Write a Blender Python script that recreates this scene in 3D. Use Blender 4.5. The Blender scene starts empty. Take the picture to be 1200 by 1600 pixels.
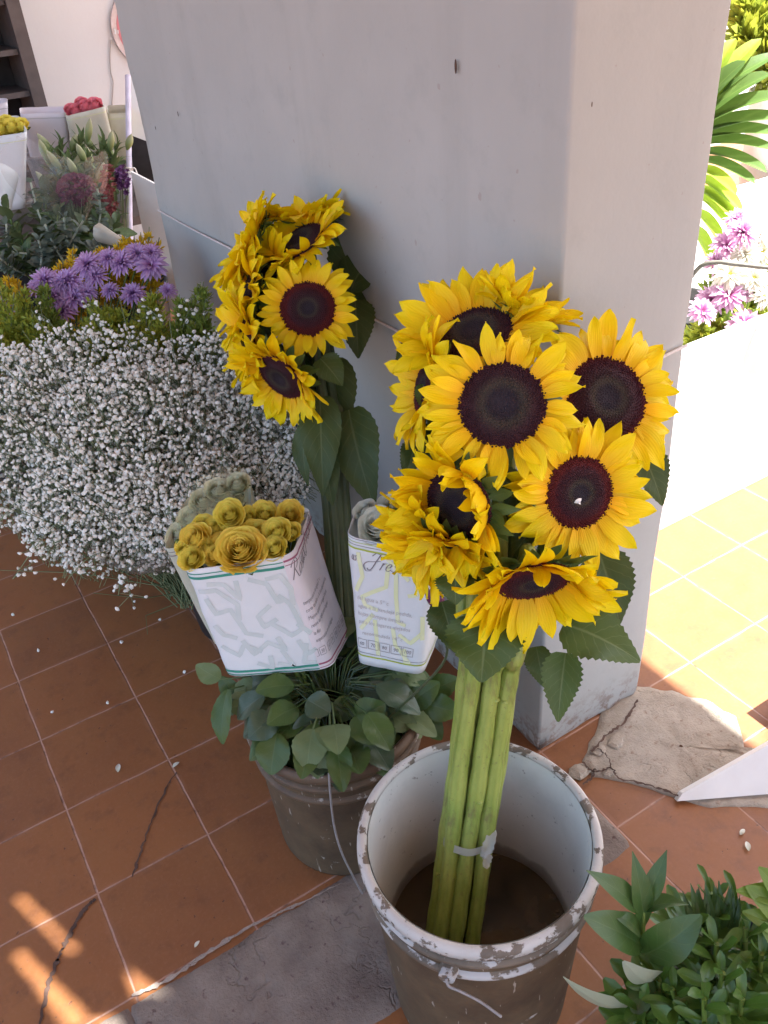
import bpy, math, random
import numpy as np
from mathutils import Vector, Matrix, noise as mnoise

rnd = random.Random(7)
PI = math.pi
sc = bpy.context.scene

# ------------------------------------------------------------------ camera
F = 1348.68
CAM = np.array([.056546, -.804648, 1.330476])
yaw, pitch, roll = 1.06296, .611236, -.086214
cz, sz = math.cos(yaw), math.sin(yaw)
FW = np.array([math.cos(pitch)*cz, math.cos(pitch)*sz, -math.sin(pitch)])
_right = np.array([sz, -cz, 0.0]); _up = np.cross(_right, FW)
RT = _right*math.cos(roll) + _up*math.sin(roll)
UP = -_right*math.sin(roll) + _up*math.cos(roll)
cd = bpy.data.cameras.new('camera'); cam = bpy.data.objects.new('camera', cd)
sc.collection.objects.link(cam)
cd.sensor_fit = 'VERTICAL'; cd.sensor_height = 36.0; cd.sensor_width = 27.0
cd.lens = F/1600*36; cd.clip_end = 500; cd.clip_start = .02
cam.matrix_world = Matrix(((RT[0], UP[0], -FW[0], CAM[0]), (RT[1], UP[1], -FW[1], CAM[1]),
                           (RT[2], UP[2], -FW[2], CAM[2]), (0, 0, 0, 1)))
sc.camera = cam

# ------------------------------------------------------------------ light
SUNV = np.array([.60, -.31, 1.15]); SUNV = SUNV/np.linalg.norm(SUNV)      # towards the sun
SUN_EL = math.asin(SUNV[2]); SUN_AZ = math.atan2(SUNV[0], SUNV[1])
w = bpy.data.worlds.new('World'); sc.world = w; w.use_nodes = True
nt = w.node_tree; nt.nodes.clear()
sky = nt.nodes.new('ShaderNodeTexSky'); sky.sky_type = 'NISHITA'; sky.sun_disc = False
sky.sun_elevation = SUN_EL; sky.sun_rotation = SUN_AZ; sky.dust_density = 3.0; sky.air_density = 1.0
bg = nt.nodes.new('ShaderNodeBackground'); bg.inputs['Strength'].default_value = .10
wo = nt.nodes.new('ShaderNodeOutputWorld')
nt.links.new(sky.outputs[0], bg.inputs['Color']); nt.links.new(bg.outputs[0], wo.inputs['Surface'])
sl = bpy.data.lights.new('sun', 'SUN'); sl.energy = 4.3; sl.angle = math.radians(.5); sl.color = (1, .975, .93)
so = bpy.data.objects.new('sun', sl); sc.collection.objects.link(so)
so.rotation_euler = Vector(SUNV).to_track_quat('Z', 'Y').to_euler(); so.location = (3, 2, 6)
vs = sc.view_settings; vs.view_transform = 'Standard'; vs.look = 'None'; vs.gamma = 1; vs.use_curve_mapping = False
vs.exposure = 2.72
sc.cycles.use_denoising = True
sc.cycles.max_bounces = 10; sc.cycles.diffuse_bounces = 5; sc.cycles.transparent_max_bounces = 16

# ------------------------------------------------------------------ helpers
def V(*a): return np.array(a if len(a) > 1 else a[0], float)
def nz(v): v = np.asarray(v, float); return v/(np.linalg.norm(v)+1e-12)
def at(x, y, d): return CAM + d*(FW + RT*(x-600)/F - UP*(y-800)/F)
def on(x, y, ax, val):
    d = FW + RT*(x-600)/F - UP*(y-800)/F
    return CAM + d*((val-CAM[ax])/d[ax])
def depth_of(P): return float((np.asarray(P)-CAM) @ FW)
def cdir(a, b, c): return nz(RT*a + UP*b - FW*c)       # c: towards the viewer
def fr(n, hint=None):
    n = nz(n); h = V(0, 0, 1) if hint is None else hint
    if abs(n @ nz(h)) > .97: h = V(1, 0, 0)
    a = nz(np.cross(h, n)); return a, np.cross(n, a), n

VW = cdir(0, 0, 1); UPW = V(0, 0, 1)

class MB:
    def __init__(s): s.v = []; s.f = []; s.uv = []; s.mi = []; s.m = 0
    def add(s, vs, fs, uvs=None):
        o = len(s.v); s.v.extend([tuple(p) for p in vs])
        s.uv.extend(uvs if uvs is not None else [(0, 0)]*len(vs))
        for q in fs: s.f.append(tuple(i+o for i in q)); s.mi.append(s.m)
    def grid(s, P, closed=False, uvs=None):
        n = len(P); m = len(P[0]); vs = [p for r_ in P for p in r_]
        fs = []
        for i in range(n-1):
            for j in range(m if closed else m-1):
                k = (j+1) % m
                fs.append((i*m+j, i*m+k, (i+1)*m+k, (i+1)*m+j))
        if uvs is None: uvs = [(j/max(1, m-1), i/max(1, n-1)) for i in range(n) for j in range(m)]
        s.add(vs, fs, uvs)
    def tube(s, pts, rad, n=8, cap=True, ribs=0.0):
        pts = [V(p) for p in pts]; R = rad if hasattr(rad, '__len__') else [rad]*len(pts)
        rows = []; a = None
        for i, p in enumerate(pts):
            t = nz(pts[min(i+1, len(pts)-1)]-pts[max(i-1, 0)])
            if a is None: a = fr(t)[0]
            a = nz(a - t*(a @ t)); b = np.cross(t, a)
            rows.append([p + (a*math.cos(2*PI*k/n)+b*math.sin(2*PI*k/n))*R[i]*(1+(ribs if k % 2 else 0)) for k in range(n)])
        L = len(rows)
        s.grid(rows, True, [(k/n, i/max(1, L-1)) for i in range(L) for k in range(n)])
        if cap:
            for row, flip in ((rows[0], 1), (rows[-1], 0)):
                s.add(row, [tuple(range(n))[::-1] if flip else tuple(range(n))])
    def lathe(s, prof, n=64, c=(0, 0), wob=0):
        rows = [[(c[0]+r_*(1+wob*math.sin(3*2*PI*k/n+z*9))*math.cos(2*PI*k/n), c[1]+r_*(1+wob*math.cos(2*2*PI*k/n))*math.sin(2*PI*k/n), z) for k in range(n)] for r_, z in prof]
        s.grid(rows, True, [(k/n, i/max(1, len(prof)-1)) for i in range(len(prof)) for k in range(n)])
    def box(s, lo, hi, M=None):
        lo, hi = V(lo), V(hi); P = [V(x, y, z) for z in (lo[2], hi[2]) for y in (lo[1], hi[1]) for x in (lo[0], hi[0])]
        if M is not None: P = [M(p) for p in P]
        s.add(P, [(0, 2, 3, 1), (4, 5, 7, 6), (0, 1, 5, 4), (2, 6, 7, 3), (0, 4, 6, 2), (1, 3, 7, 5)])
    def slab(s, poly, t):                       # a planar polygon with thickness vector t
        n = len(poly); A = [V(p) for p in poly]; B = [p+t for p in A]
        s.add(A+B, [tuple(range(n))[::-1], tuple(range(n, 2*n))] + [(i, (i+1) % n, n+(i+1) % n, n+i) for i in range(n)])
    def ball(s, c, r, seg=8, rings=5, sq=(1, 1, 1)):
        rows = [[V(c)+V(r*sq[0]*math.sin(PI*(i+.02)/(rings+.04))*math.cos(2*PI*k/seg), r*sq[1]*math.sin(PI*(i+.02)/(rings+.04))*math.sin(2*PI*k/seg), r*sq[2]*math.cos(PI*i/rings)) for k in range(seg)] for i in range(rings+1)]
        s.grid(rows, True)
    def leaf(s, base, tip, width, nrm, shape='ovate', L=9, W=3, fold=.25, curl=.1, serr=0, wave=0, twist=0, seed=0):
        base, tip = V(base), V(tip); ax = tip-base; ln = np.linalg.norm(ax); a = ax/ln
        side = nz(np.cross(a, nrm)); n = np.cross(side, a); rows = []; uvs = []
        for i in range(L+1):
            t = i/L
            if shape == 'ovate': p = math.sin(PI*min(1, t*.97+.015)**.85)**.72
            elif shape == 'heart': p = (math.sin(PI*(t*.95+.03)**.58)**.9)
            elif shape == 'lance': p = math.sin(PI*(t*.96+.02)**.8)**1.1
            elif shape == 'obov': p = (t*.98+.02)**.7*math.sqrt(max(0, 1-(t**6)*.97))
            else: p = (0.5+.5*t/.35 if t < .35 else 1) * (1 if t < .5 else math.sqrt(max(0.0004, 1-((t-.5)/.5)**2.2)))
            wd = width*.5*p
            if serr and 0 < i < L: wd *= 1+serr*(.9 if i % 2 else -.9)
            th = twist*t
            sd = side*math.cos(th)+n*math.sin(th); nn = n*math.cos(th)-side*math.sin(th)
            c = base+ax*t+n*ln*curl*4*t*(1-t)
            row = []
            for j in range(-W, W+1):
                q = j/W
                h = fold*wd*abs(q)
                if wave: h += wave*wd*math.sin(t*9+seed+q*2.5)*abs(q)
                row.append(c+sd*wd*q+nn*h); uvs.append((q*.5+.5, t))
            rows.append(row)
        s.grid(rows, False, uvs)
    def mesh(s, name, smooth=True):
        me = bpy.data.meshes.new(name); me.from_pydata(s.v, [], s.f); me.validate()
        if len(s.uv) == len(me.vertices):
            ul = me.uv_layers.new(name='UVMap'); idx = np.zeros(len(me.loops), np.int32)
            me.loops.foreach_get('vertex_index', idx)
            ul.data.foreach_set('uv', np.array(s.uv, np.float32)[idx].ravel())
        if len(s.mi) == len(me.polygons): me.polygons.foreach_set('material_index', s.mi)
        me.polygons.foreach_set('use_smooth', [smooth]*len(me.polygons)); me.update()
        return me

def link(o): sc.collection.objects.link(o); return o
def tag(o, label=None, cat=None, group=None, kind=None):
    if label: o['label'] = label
    if cat: o['category'] = cat
    if group: o['group'] = group
    if kind: o['kind'] = kind
    return o
def thing(name, label, cat, loc, group=None):
    o = link(bpy.data.objects.new(name, None)); o.location = Vector(loc); o.empty_display_size = .02
    return tag(o, label, cat, group)
def worldloc(o):
    v = Vector((0, 0, 0))
    while o is not None: v = v+o.location; o = o.parent
    return v
def part(name, mb, mat, parent, smooth=True, label=None, kind=None):
    off = worldloc(parent)
    mb.v = [(p[0]-off.x, p[1]-off.y, p[2]-off.z) for p in mb.v]
    me = mb.mesh(name, smooth)
    for m in (mat if isinstance(mat, (list, tuple)) else [mat]): me.materials.append(m)
    o = link(bpy.data.objects.new(name, me)); o.parent = parent
    return tag(o, label, None, None, kind)
def solo(name, mb, mat, label=None, cat=None, group=None, kind=None, smooth=True, loc=None):
    if loc is None:
        a = np.array(mb.v); loc = V(a[:, 0].mean(), a[:, 1].mean(), a[:, 2].min())
    mb.v = [(p[0]-loc[0], p[1]-loc[1], p[2]-loc[2]) for p in mb.v]
    me = mb.mesh(name, smooth)
    for m in (mat if isinstance(mat, (list, tuple)) else [mat]): me.materials.append(m)
    o = link(bpy.data.objects.new(name, me)); o.location = Vector(loc)
    return tag(o, label, cat, group, kind)
def child_copy(src, parent, M):                 # copy of a prototype part, placed by a world matrix
    o = src.copy(); link(o); o.parent = parent
    o.matrix_parent_inverse = Matrix.Identity(4)
    o.matrix_basis = Matrix.Translation(-worldloc(parent)) @ M
    return o
def basis(c, n, s, spin=0, hint=None):
    a, b, n = fr(n, hint); ca, sa = math.cos(spin), math.sin(spin)
    a, b = a*ca+b*sa, b*ca-a*sa
    return Matrix(((a[0]*s, b[0]*s, n[0]*s, c[0]), (a[1]*s, b[1]*s, n[1]*s, c[1]), (a[2]*s, b[2]*s, n[2]*s, c[2]), (0, 0, 0, 1)))
def spline(P, n=8):
    P = [V(p) for p in P]; Q = [2*P[0]-P[1]]+P+[2*P[-1]-P[-2]]; out = []
    for i in range(1, len(Q)-2):
        for k in range(n):
            t = k/n; a, b, c, d = Q[i-1:i+3]
            out.append(.5*((2*b)+(c-a)*t+(2*a-5*b+4*c-d)*t*t+(3*b-a-3*c+d)*t**3))
    out.append(P[-1]); return out

# ------------------------------------------------------------------ materials
class N:
    """small node-building helper"""
    def __init__(s, name):
        s.m = bpy.data.materials.new(name); s.m.use_nodes = True; s.t = s.m.node_tree; s.t.nodes.clear()
    def n(s, typ, **kw):
        x = s.t.nodes.new(typ)
        for k, v in kw.items(): setattr(x, k, v)
        return x
    def l(s, a, b): s.t.links.new(a, b)
    def val(s, sock, v):
        if hasattr(v, 'is_output') or isinstance(v, bpy.types.NodeSocket): s.l(v, sock)
        else:
            if isinstance(v, (tuple, list)) and len(v) == 3 and sock.type == 'RGBA': v = (*v, 1)
            sock.default_value = v
    def math(s, op, a, b=0.0, clamp=False):
        x = s.n('ShaderNodeMath', operation=op); x.use_clamp = clamp; s.val(x.inputs[0], a); s.val(x.inputs[1], b); return x.outputs[0]
    def mix(s, f, a, b):
        x = s.n('ShaderNodeMix', data_type='RGBA'); s.val(x.inputs[0], f); s.val(x.inputs[6], a); s.val(x.inputs[7], b); return x.outputs[2]
    def ramp(s, f, stops):
        x = s.n('ShaderNodeValToRGB'); e = x.color_ramp.elements
        while len(e) < len(stops): e.new(.5)
        for i, (p, c) in enumerate(stops):
            e[i].position = p; e[i].color = (c, c, c, 1) if not isinstance(c, (tuple, list)) else (*c, 1)
        s.val(x.inputs[0], f); return x.outputs[0]
    def coord(s, k='Object'): return s.n('ShaderNodeTexCoord').outputs[k]
    def noise(s, scale, detail=4, rough=.55, co=None, out='Fac'):
        x = s.n('ShaderNodeTexNoise'); x.inputs['Scale'].default_value = scale; x.inputs['Detail'].default_value = detail
        x.inputs['Roughness'].default_value = rough
        s.l(co if co is not None else s.coord(), x.inputs['Vector']); return x.outputs[out]
    def xyz(s, co): x = s.n('ShaderNodeSeparateXYZ'); s.l(co, x.inputs[0]); return x.outputs
    def uv(s): return s.xyz(s.coord('UV'))
    def island(s): return s.n('ShaderNodeNewGeometry').outputs['Random Per Island']
    def bump(s, h, strength=.3, dist=.002):
        b = s.n('ShaderNodeBump'); b.inputs['Strength'].default_value = strength; b.inputs['Distance'].default_value = dist
        s.l(h, b.inputs['Height']); return b.outputs[0]
    def out(s, col, rough=.6, normal=None, spec=.35, trans=0, tcol=None, alpha=None, sss=0):
        p = s.n('ShaderNodeBsdfPrincipled'); s.val(p.inputs['Base Color'], col); s.val(p.inputs['Roughness'], rough)
        p.inputs['Specular IOR Level'].default_value = spec
        if normal is not None: s.l(normal, p.inputs['Normal'])
        if alpha is not None: s.val(p.inputs['Alpha'], alpha)
        r_ = p.outputs[0]
        if trans:
            t = s.n('ShaderNodeBsdfTranslucent'); s.val(t.inputs['Color'], tcol if tcol is not None else col)
            if normal is not None: s.l(normal, t.inputs['Normal'])
            mx = s.n('ShaderNodeMixShader'); mx.inputs[0].default_value = trans
            s.l(r_, mx.inputs[1]); s.l(t.outputs[0], mx.inputs[2]); r_ = mx.outputs[0]
        o = s.n('ShaderNodeOutputMaterial'); s.l(r_, o.inputs['Surface']); return s.m

def simple(name, a, b=None, rough=.6, scale=30, bump=0, bscale=120, spec=.35, trans=0, island=False, detail=4):
    g = N(name); b = b if b is not None else tuple(x*.75 for x in a)
    f = g.noise(scale, detail)
    f = g.ramp(f, [(.3, 0), (.7, 1)])
    if island: f = g.math('ADD', g.math('MULTIPLY', g.island(), .75), g.math('MULTIPLY', f, .25))
    nrm = g.bump(g.noise(bscale, 3), bump) if bump else None
    return g.out(g.mix(f, a, b), rough, nrm, spec, trans)

def petal_mat(name, base, mid, tip, rough=.5, trans=.25, j=.18):
    g = N(name); u, v, _ = g.uv()
    c = g.ramp(v, [(0, base), (.45, mid), (1, tip)])
    hsv = g.n('ShaderNodeHueSaturation'); g.l(c, hsv.inputs['Color'])
    g.l(g.math('ADD', g.math('MULTIPLY', g.island(), j), 1-j*.6), hsv.inputs['Value'])
    g.l(g.math('ADD', g.math('MULTIPLY', g.island(), -.018), .507), hsv.inputs['Hue'])
    wv = g.math('SINE', g.math('MULTIPLY', u, 44.0))
    h = g.math('ADD', g.math('MULTIPLY', wv, .5), g.noise(90, 2))
    return g.out(hsv.outputs[0], rough, g.bump(h, .35, .0006), .25, trans)

def leaf_mat(name, a, b, under=None, vein=(.22, .3, .12), trans=.22, rough=.5, nv=7, veins=.6, spec=.35):
    g = N(name); u, v, _ = g.uv()
    d = g.math('ABSOLUTE', g.math('SUBTRACT', u, .5))
    f = g.math('ADD', g.math('MULTIPLY', g.island(), .7), g.math('MULTIPLY', g.noise(45, 4), .35))
    c = g.mix(f, a, b)
    mid = g.ramp(d, [(.012, 1), (.03, 0)])
    ph = g.math('FRACT', g.math('MULTIPLY', g.math('SUBTRACT', v, g.math('MULTIPLY', d, .55)), float(nv)))
    sv = g.ramp(g.math('ABSOLUTE', g.math('SUBTRACT', ph, .5)), [(.0, .55), (.07, 0)])
    m = g.math('MULTIPLY', g.math('MAXIMUM', mid, sv), veins)
    c = g.mix(m, c, vein)
    if under is not None:
        c = g.mix(g.n('ShaderNodeNewGeometry').outputs['Backfacing'], c, under)
    h = g.math('SUBTRACT', g.noise(70, 3), g.math('MULTIPLY', m, .8))
    return g.out(c, rough, g.bump(h, .4, .0012), spec, trans)

M_ = {}
M_['sun_petal'] = petal_mat('sunflower_petal', (.82, .43, .003), (.88, .63, .003), (.92, .74, .004))
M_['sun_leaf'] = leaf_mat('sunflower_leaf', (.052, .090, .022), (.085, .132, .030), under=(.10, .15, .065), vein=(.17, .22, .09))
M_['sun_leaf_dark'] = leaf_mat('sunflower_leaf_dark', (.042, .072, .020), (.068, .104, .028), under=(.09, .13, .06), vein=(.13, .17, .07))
M_['bract'] = leaf_mat('bract', (.07, .12, .03), (.11, .17, .045), veins=.2, vein=(.2, .27, .1))
def disc_mat(k=0):
    g = N('sunflower_disc'); u, v, _ = g.uv()
    v = g.math('MULTIPLY', v, (1.0, 1.25, .82)[k])
    c = g.ramp(v, [(0, (.024, .021, .030)), (.26, (.017, .014, .02)), (.40, (.045, .038, .028)), (.55, (.028, .012, .016)), (.85, (.042, .009, .015)), (1, (.09, .012, .012))])
    c = g.mix(g.math('MULTIPLY', g.island(), .5), c, g.mix(.5, c, (.05, .02, .022)))
    return g.out(c, .75, g.bump(g.noise(260, 3), .6, .001), .2)
for k in range(3): M_['disc%d' % k] = disc_mat(k)
def stem_mat(name, a, b, c_):
    g = N(name); u, v, _ = g.uv()
    co = g.coord(); mp = g.n('ShaderNodeMapping'); g.l(co, mp.inputs[0]); mp.inputs['Scale'].default_value = (1, 1, .18)
    f = g.ramp(g.noise(60, 5, .6, mp.outputs[0]), [(.35, 0), (.7, 1)])
    col = g.mix(f, a, b)
    mp2 = g.n('ShaderNodeMapping'); g.l(co, mp2.inputs[0]); mp2.inputs['Scale'].default_value = (1.6, 1.6, .35)
    sp = g.ramp(g.noise(32, 6, .75, mp2.outputs[0]), [(.54, 0), (.70, 1)])
    col = g.mix(g.math('MULTIPLY', sp, .75), col, c_)
    fl = g.ramp(g.noise(210, 3, .6), [(.62, 0), (.70, 1)]); col = g.mix(g.math('MULTIPLY', fl, .5), col, c_)
    st = g.math('SINE', g.math('MULTIPLY', u, 2*PI*9))
    col = g.mix(g.math('MULTIPLY', g.math('ADD', st, 1.0), .05), col, (.05, .08, .015))
    return g.out(col, .45, g.bump(g.math('ADD', st, g.noise(140, 3)), .35, .0008), .4, .06)
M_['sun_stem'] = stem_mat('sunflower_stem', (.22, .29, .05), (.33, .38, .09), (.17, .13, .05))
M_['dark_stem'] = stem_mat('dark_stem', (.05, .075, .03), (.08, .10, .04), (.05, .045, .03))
M_['green_stem'] = stem_mat('green_stem', (.12, .19, .03), (.17, .24, .05), (.1, .09, .04))

def floor_mat():
    g = N('terracotta_tiles'); co = g.coord()
    wob = g.n('ShaderNodeVectorMath', operation='SCALE'); nn = g.n('ShaderNodeVectorMath', operation='SUBTRACT')
    g.l(g.noise(9, 3, .6, co, 'Color'), nn.inputs[0]); nn.inputs[1].default_value = (.5, .5, .5)
    g.l(nn.outputs[0], wob.inputs[0]); wob.inputs['Scale'].default_value = .006
    ad = g.n('ShaderNodeVectorMath', operation='ADD'); g.l(co, ad.inputs[0]); g.l(wob.outputs[0], ad.inputs[1])
    sc_ = g.n('ShaderNodeVectorMath', operation='SCALE'); g.l(ad.outputs[0], sc_.inputs[0]); sc_.inputs['Scale'].default_value = 5.0
    x, y, _ = g.xyz(sc_.outputs[0])
    ex = g.math('ABSOLUTE', g.math('SUBTRACT', g.math('FRACT', g.math('ADD', x, .5)), .5))
    ey = g.math('ABSOLUTE', g.math('SUBTRACT', g.math('FRACT', g.math('ADD', y, .5)), .5))
    e = g.math('MINIMUM', ex, ey)                                   # 0 on a joint, in tile units
    wn = g.n('ShaderNodeTexWhiteNoise', noise_dimensions='2D'); fl = g.n('ShaderNodeVectorMath', operation='FLOOR')
    g.l(sc_.outputs[0], fl.inputs[0]); g.l(fl.outputs[0], wn.inputs['Vector'])
    base = g.mix(wn.outputs['Value'], (.245, .094, .033), (.180, .071, .029))
    big = g.ramp(g.noise(5, 6, .65), [(.35, 0), (.68, 1)])
    base = g.mix(g.math('MULTIPLY', big, .65), base, (.265, .112, .036))
    st = g.ramp(g.noise(16, 7, .7), [(.52, 0), (.72, 1)])
    base = g.mix(g.math('MULTIPLY', st, .7), base, (.135, .056, .027))
    fine = g.noise(150, 5, .7)
    base = g.mix(g.math('MULTIPLY', g.ramp(fine, [(.5, 0), (.75, 1)]), .3), base, (.30, .14, .085))
    pits = g.ramp(g.noise(95, 2, .5), [(.70, 0), (.76, 1)])
    base = g.mix(g.math('MULTIPLY', pits, .7), base, (.06, .03, .022))
    jw = g.math('MULTIPLY', g.noise(30, 3), .016)
    j = g.math('SUBTRACT', 1.0, g.math('DIVIDE', g.math('SUBTRACT', e, .004), jw, True), True)
    jc = g.mix(g.ramp(g.noise(22, 4), [(.52, 0), (.68, 1)]), (.36, .21, .15), (.085, .040, .028))
    halo = g.ramp(e, [(0, 1), (.05, 0)])
    base = g.mix(g.math('MULTIPLY', g.math('MULTIPLY', halo, g.ramp(g.noise(14, 4), [(.4, 0), (.65, 1)])), .4), base, (.33, .17, .11))
    col = g.mix(j, base, jc)
    h = g.math('SUBTRACT', g.math('MULTIPLY', g.noise(26, 4), .7), g.math('MULTIPLY', j, 1.0))
    h = g.math('SUBTRACT', h, g.math('MULTIPLY', pits, .5))
    rough = g.math('ADD', .27, g.math('MULTIPLY', g.noise(20, 4), .38))
    return g.out(col, rough, g.bump(h, .35, .003), .4)
M_['floor'] = floor_mat()

def stone_mat(name, a, b, c_, scale=14):
    g = N(name); f = g.ramp(g.noise(scale, 8, .65), [(.35, 0), (.65, 1)])
    col = g.mix(f, a, b); sp = g.ramp(g.noise(scale*4.5, 3, .6), [(.62, 0), (.7, 1)])
    col = g.mix(g.math('MULTIPLY', sp, .7), col, c_)
    vo = g.n('ShaderNodeTexVoronoi', feature='DISTANCE_TO_EDGE'); vo.inputs['Scale'].default_value = scale*.16
    nn = g.n('ShaderNodeVectorMath', operation='ADD'); g.l(g.coord(), nn.inputs[0]); g.l(g.noise(8, 4, .6, None, 'Color'), nn.inputs[1])
    g.l(nn.outputs[0], vo.inputs['Vector'])
    crack = g.ramp(vo.outputs['Distance'], [(.006, 1), (.03, 0)])
    pt = g.ramp(g.noise(scale*.6, 3), [(.5, 0), (.62, 1)]); crack = g.math('MULTIPLY', crack, pt)
    col = g.mix(g.math('MULTIPLY', crack, .12), col, tuple(x*.5 for x in a))
    h = g.math('ADD', g.noise(scale*2, 8, .7), g.math('MULTIPLY', g.noise(scale*14, 4), .35))
    h = g.math('SUBTRACT', h, g.math('MULTIPLY', crack, .4))
    return g.out(col, .85, g.bump(h, .8, .006), .25)
M_['stone'] = stone_mat('purple_grey_stone', (.15, .118, .098), (.225, .184, .152), (.075, .04, .038))
M_['concrete'] = stone_mat('beige_rubble', (.30, .265, .215), (.40, .355, .295), (.22, .14, .10), 18)
M_['mortar'] = stone_mat('pale_mortar', (.26, .21, .18), (.36, .30, .25), (.2, .13, .1), 30)
M_['crack'] = simple('crack_dark', (.045, .026, .02), (.13, .08, .06), .9)

def plaster_mat():
    g = N('white_plaster'); co = g.coord(); x, y, z = g.xyz(co)
    f = g.ramp(g.noise(2.2, 5, .6), [(.3, 0), (.7, 1)])
    c = g.mix(f, (.372, .388, .376), (.425, .440, .426))
    sm = g.ramp(g.noise(11, 6, .7), [(.55, 0), (.8, 1)])
    c = g.mix(g.math('MULTIPLY', sm, .45), c, (.30, .32, .315))
    mv = g.n('ShaderNodeMapping'); g.l(co, mv.inputs[0]); mv.inputs['Scale'].default_value = (7, 7, .7)
    c = g.mix(g.math('MULTIPLY', g.ramp(g.noise(1, 6, .65, mv.outputs[0]), [(.52, 0), (.75, 1)]), .22), c, (.26, .27, .255))
    sp = g.ramp(g.noise(60, 2, .5), [(.735, 0), (.76, 1)])
    c = g.mix(g.math('MULTIPLY', sp, .5), c, (.30, .25, .23))
    low = g.math('MULTIPLY', g.ramp(z, [(0, 1), (.10, 0)]), g.ramp(g.noise(45, 5, .7), [(.47, 0), (.6, 1)]))
    c = g.mix(low, c, (.22, .15, .115))
    h = g.math('ADD', g.noise(7, 5, .6), g.math('MULTIPLY', g.noise(90, 4, .6), .12))
    h = g.math('SUBTRACT', h, g.math('MULTIPLY', low, .3))
    return g.out(c, .7, g.bump(h, .35, .006), .3)
M_['plaster'] = plaster_mat()
M_['white_wall'] = simple('white_wall_paint', (.71, .74, .76), (.66, .68, .71), .7, 3, .2, 60)
M_['white_board'] = simple('white_board', (.78, .78, .76), (.70, .69, .67), .55, 12, .1, 40)
M_['paper'] = simple('sleeve_paper', (.76, .79, .80), (.71, .74, .755), .5, 20, .25, 25, trans=.15)
M_['paper_pink'] = simple('pink_tint_paper', (.77, .72, .75), (.73, .68, .715), .5, 20, .25, 25, trans=.15)
M_['paper_old'] = simple('greenish_paper', (.66, .67, .55), (.58, .60, .47), .55, 18, .3, 30, trans=.3)
M_['ink_green'] = simple('teal_ink', (.05, .30, .22), None, .5)
M_['ink_lime'] = simple('lime_ink', (.42, .52, .07), None, .5)
M_['ink_red'] = simple('maroon_ink', (.40, .12, .19), None, .5)
M_['ink_grey'] = simple('grey_ink', (.17, .15, .17), (.22, .2, .21), .5)
M_['ink_pale'] = simple('pale_grey_ink', (.44, .42, .42), (.5, .48, .47), .5)
M_['ink_paleteal'] = simple('pale_teal_ink', (.49, .55, .54), (.56, .61, .605), .5)
M_['ink_palelime'] = simple('pale_lime_ink', (.66, .70, .40), (.70, .73, .5), .5)

# ------------------------------------------------------------------ setting
m = MB(); m.add([(-60, -60, 0), (60, -60, 0), (60, 60, 0), (-60, 60, 0)], [(0, 1, 2, 3)])
solo('floor', m, M_['floor'], kind='structure', loc=V(0, 0, 0), smooth=False)

def rough_strip(name, x0, x1, y0, y1, mat, z=.006, nx=90, ny=14, amp=.004, edge=.012, seed=0):
    m = MB(); rows = []
    for i in range(nx+1):
        row = []
        for j in range(ny+1):
            x = x0+(x1-x0)*i/nx; y = y0+(y1-y0)*j/ny
            e = min(j, ny-j, i, nx-i)
            if e == 0:
                y += edge*mnoise.noise((x*14+seed, j*3.1, 0)) if j in (0, ny) else 0
                x += edge*mnoise.noise((y*14+seed, i*1.7, 5)) if i in (0, nx) else 0
            zz = -.004 if e == 0 else z+amp*(mnoise.noise((x*22, y*22, seed))+.5*mnoise.noise((x*60, y*60, seed)))
            row.append((x, y, zz))
        rows.append(row)
    m.grid(rows)
    return solo(name, m, mat, kind='structure', loc=V(0, 0, 0))
rough_strip('stone_threshold', -.02, .80, -.245, -.006, M_['stone'], amp=.003)
rough_strip('stone_threshold', -1.2, -.012, -.245, -.006, M_['stone'], amp=.003, seed=4)
# irregular rubble patch at the foot of the wall end
m = MB(); rows = []
poly = [on(x, y, 2, 0) for x, y in ((912, 1190), (925, 1215), (980, 1222), (1050, 1246), (1110, 1262), (1215, 1262), (1240, 1180), (1166, 1170), (1150, 1122), (1112, 1098), (1050, 1082), (996, 1072), (940, 1110))]
cen = sum(poly)/len(poly); ring = []
for i in range(len(poly)):
    for k in range(6):
        p = poly[i]*(1-k/6)+poly[(i+1) % len(poly)]*(k/6); ring.append(p+V(mnoise.noise(p*30), mnoise.noise(p*30+V(9, 0, 0)), 0)*.006)
for s_ in (1, .985, .9, .75, .6, .45, .3, .15, .02):
    row = []
    for p in ring:
        q = cen+(p-cen)*s_; q[2] = -.002 if s_ == 1 else .0035+.003*mnoise.noise(q*25)+.003*mnoise.noise(q*70)
        row.append(q)
    rows.append(row)
m.grid(rows, True); solo('rubble_patch', m, M_['concrete'], kind='structure', loc=V(0, 0, 0))

def ribbon(mb, pts, wd, n=V(0, 0, 1), jit=0):
    rows = []
    for i, p in enumerate(pts):
        t = nz(pts[min(i+1, len(pts)-1)]-pts[max(0, i-1)]); s = nz(np.cross(n, t))
        ww = (wd[i] if hasattr(wd, '__len__') else wd)*.5*(1+jit*rnd.uniform(-1, 1))
        rows.append([p-s*ww, p+s*ww])
    mb.grid(rows)
def floor_line(pixels, wd, z, jit=.6, rough=.004):
    P = spline([on(x, y, 2, z) for x, y in pixels], 10)
    return [p+V(rnd.uniform(-1, 1), rnd.uniform(-1, 1), 0)*rough*.5 for p in P], [wd*(.5+rnd.random()) for _ in P]
m = MB()
for px, wd in (([(276, 1205), (255, 1240), (232, 1295), (220, 1330), (208, 1368)], .0035), ([(150, 1404), (128, 1425), (108, 1462), (92, 1495), (76, 1540), (62, 1602)], .006)):
    P, W_ = floor_line(px, wd, .002); ribbon(m, P, W_, jit=.3)
solo('tile_crack', m, M_['crack'], kind='structure', loc=V(0, 0, 0))
m = MB()
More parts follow.
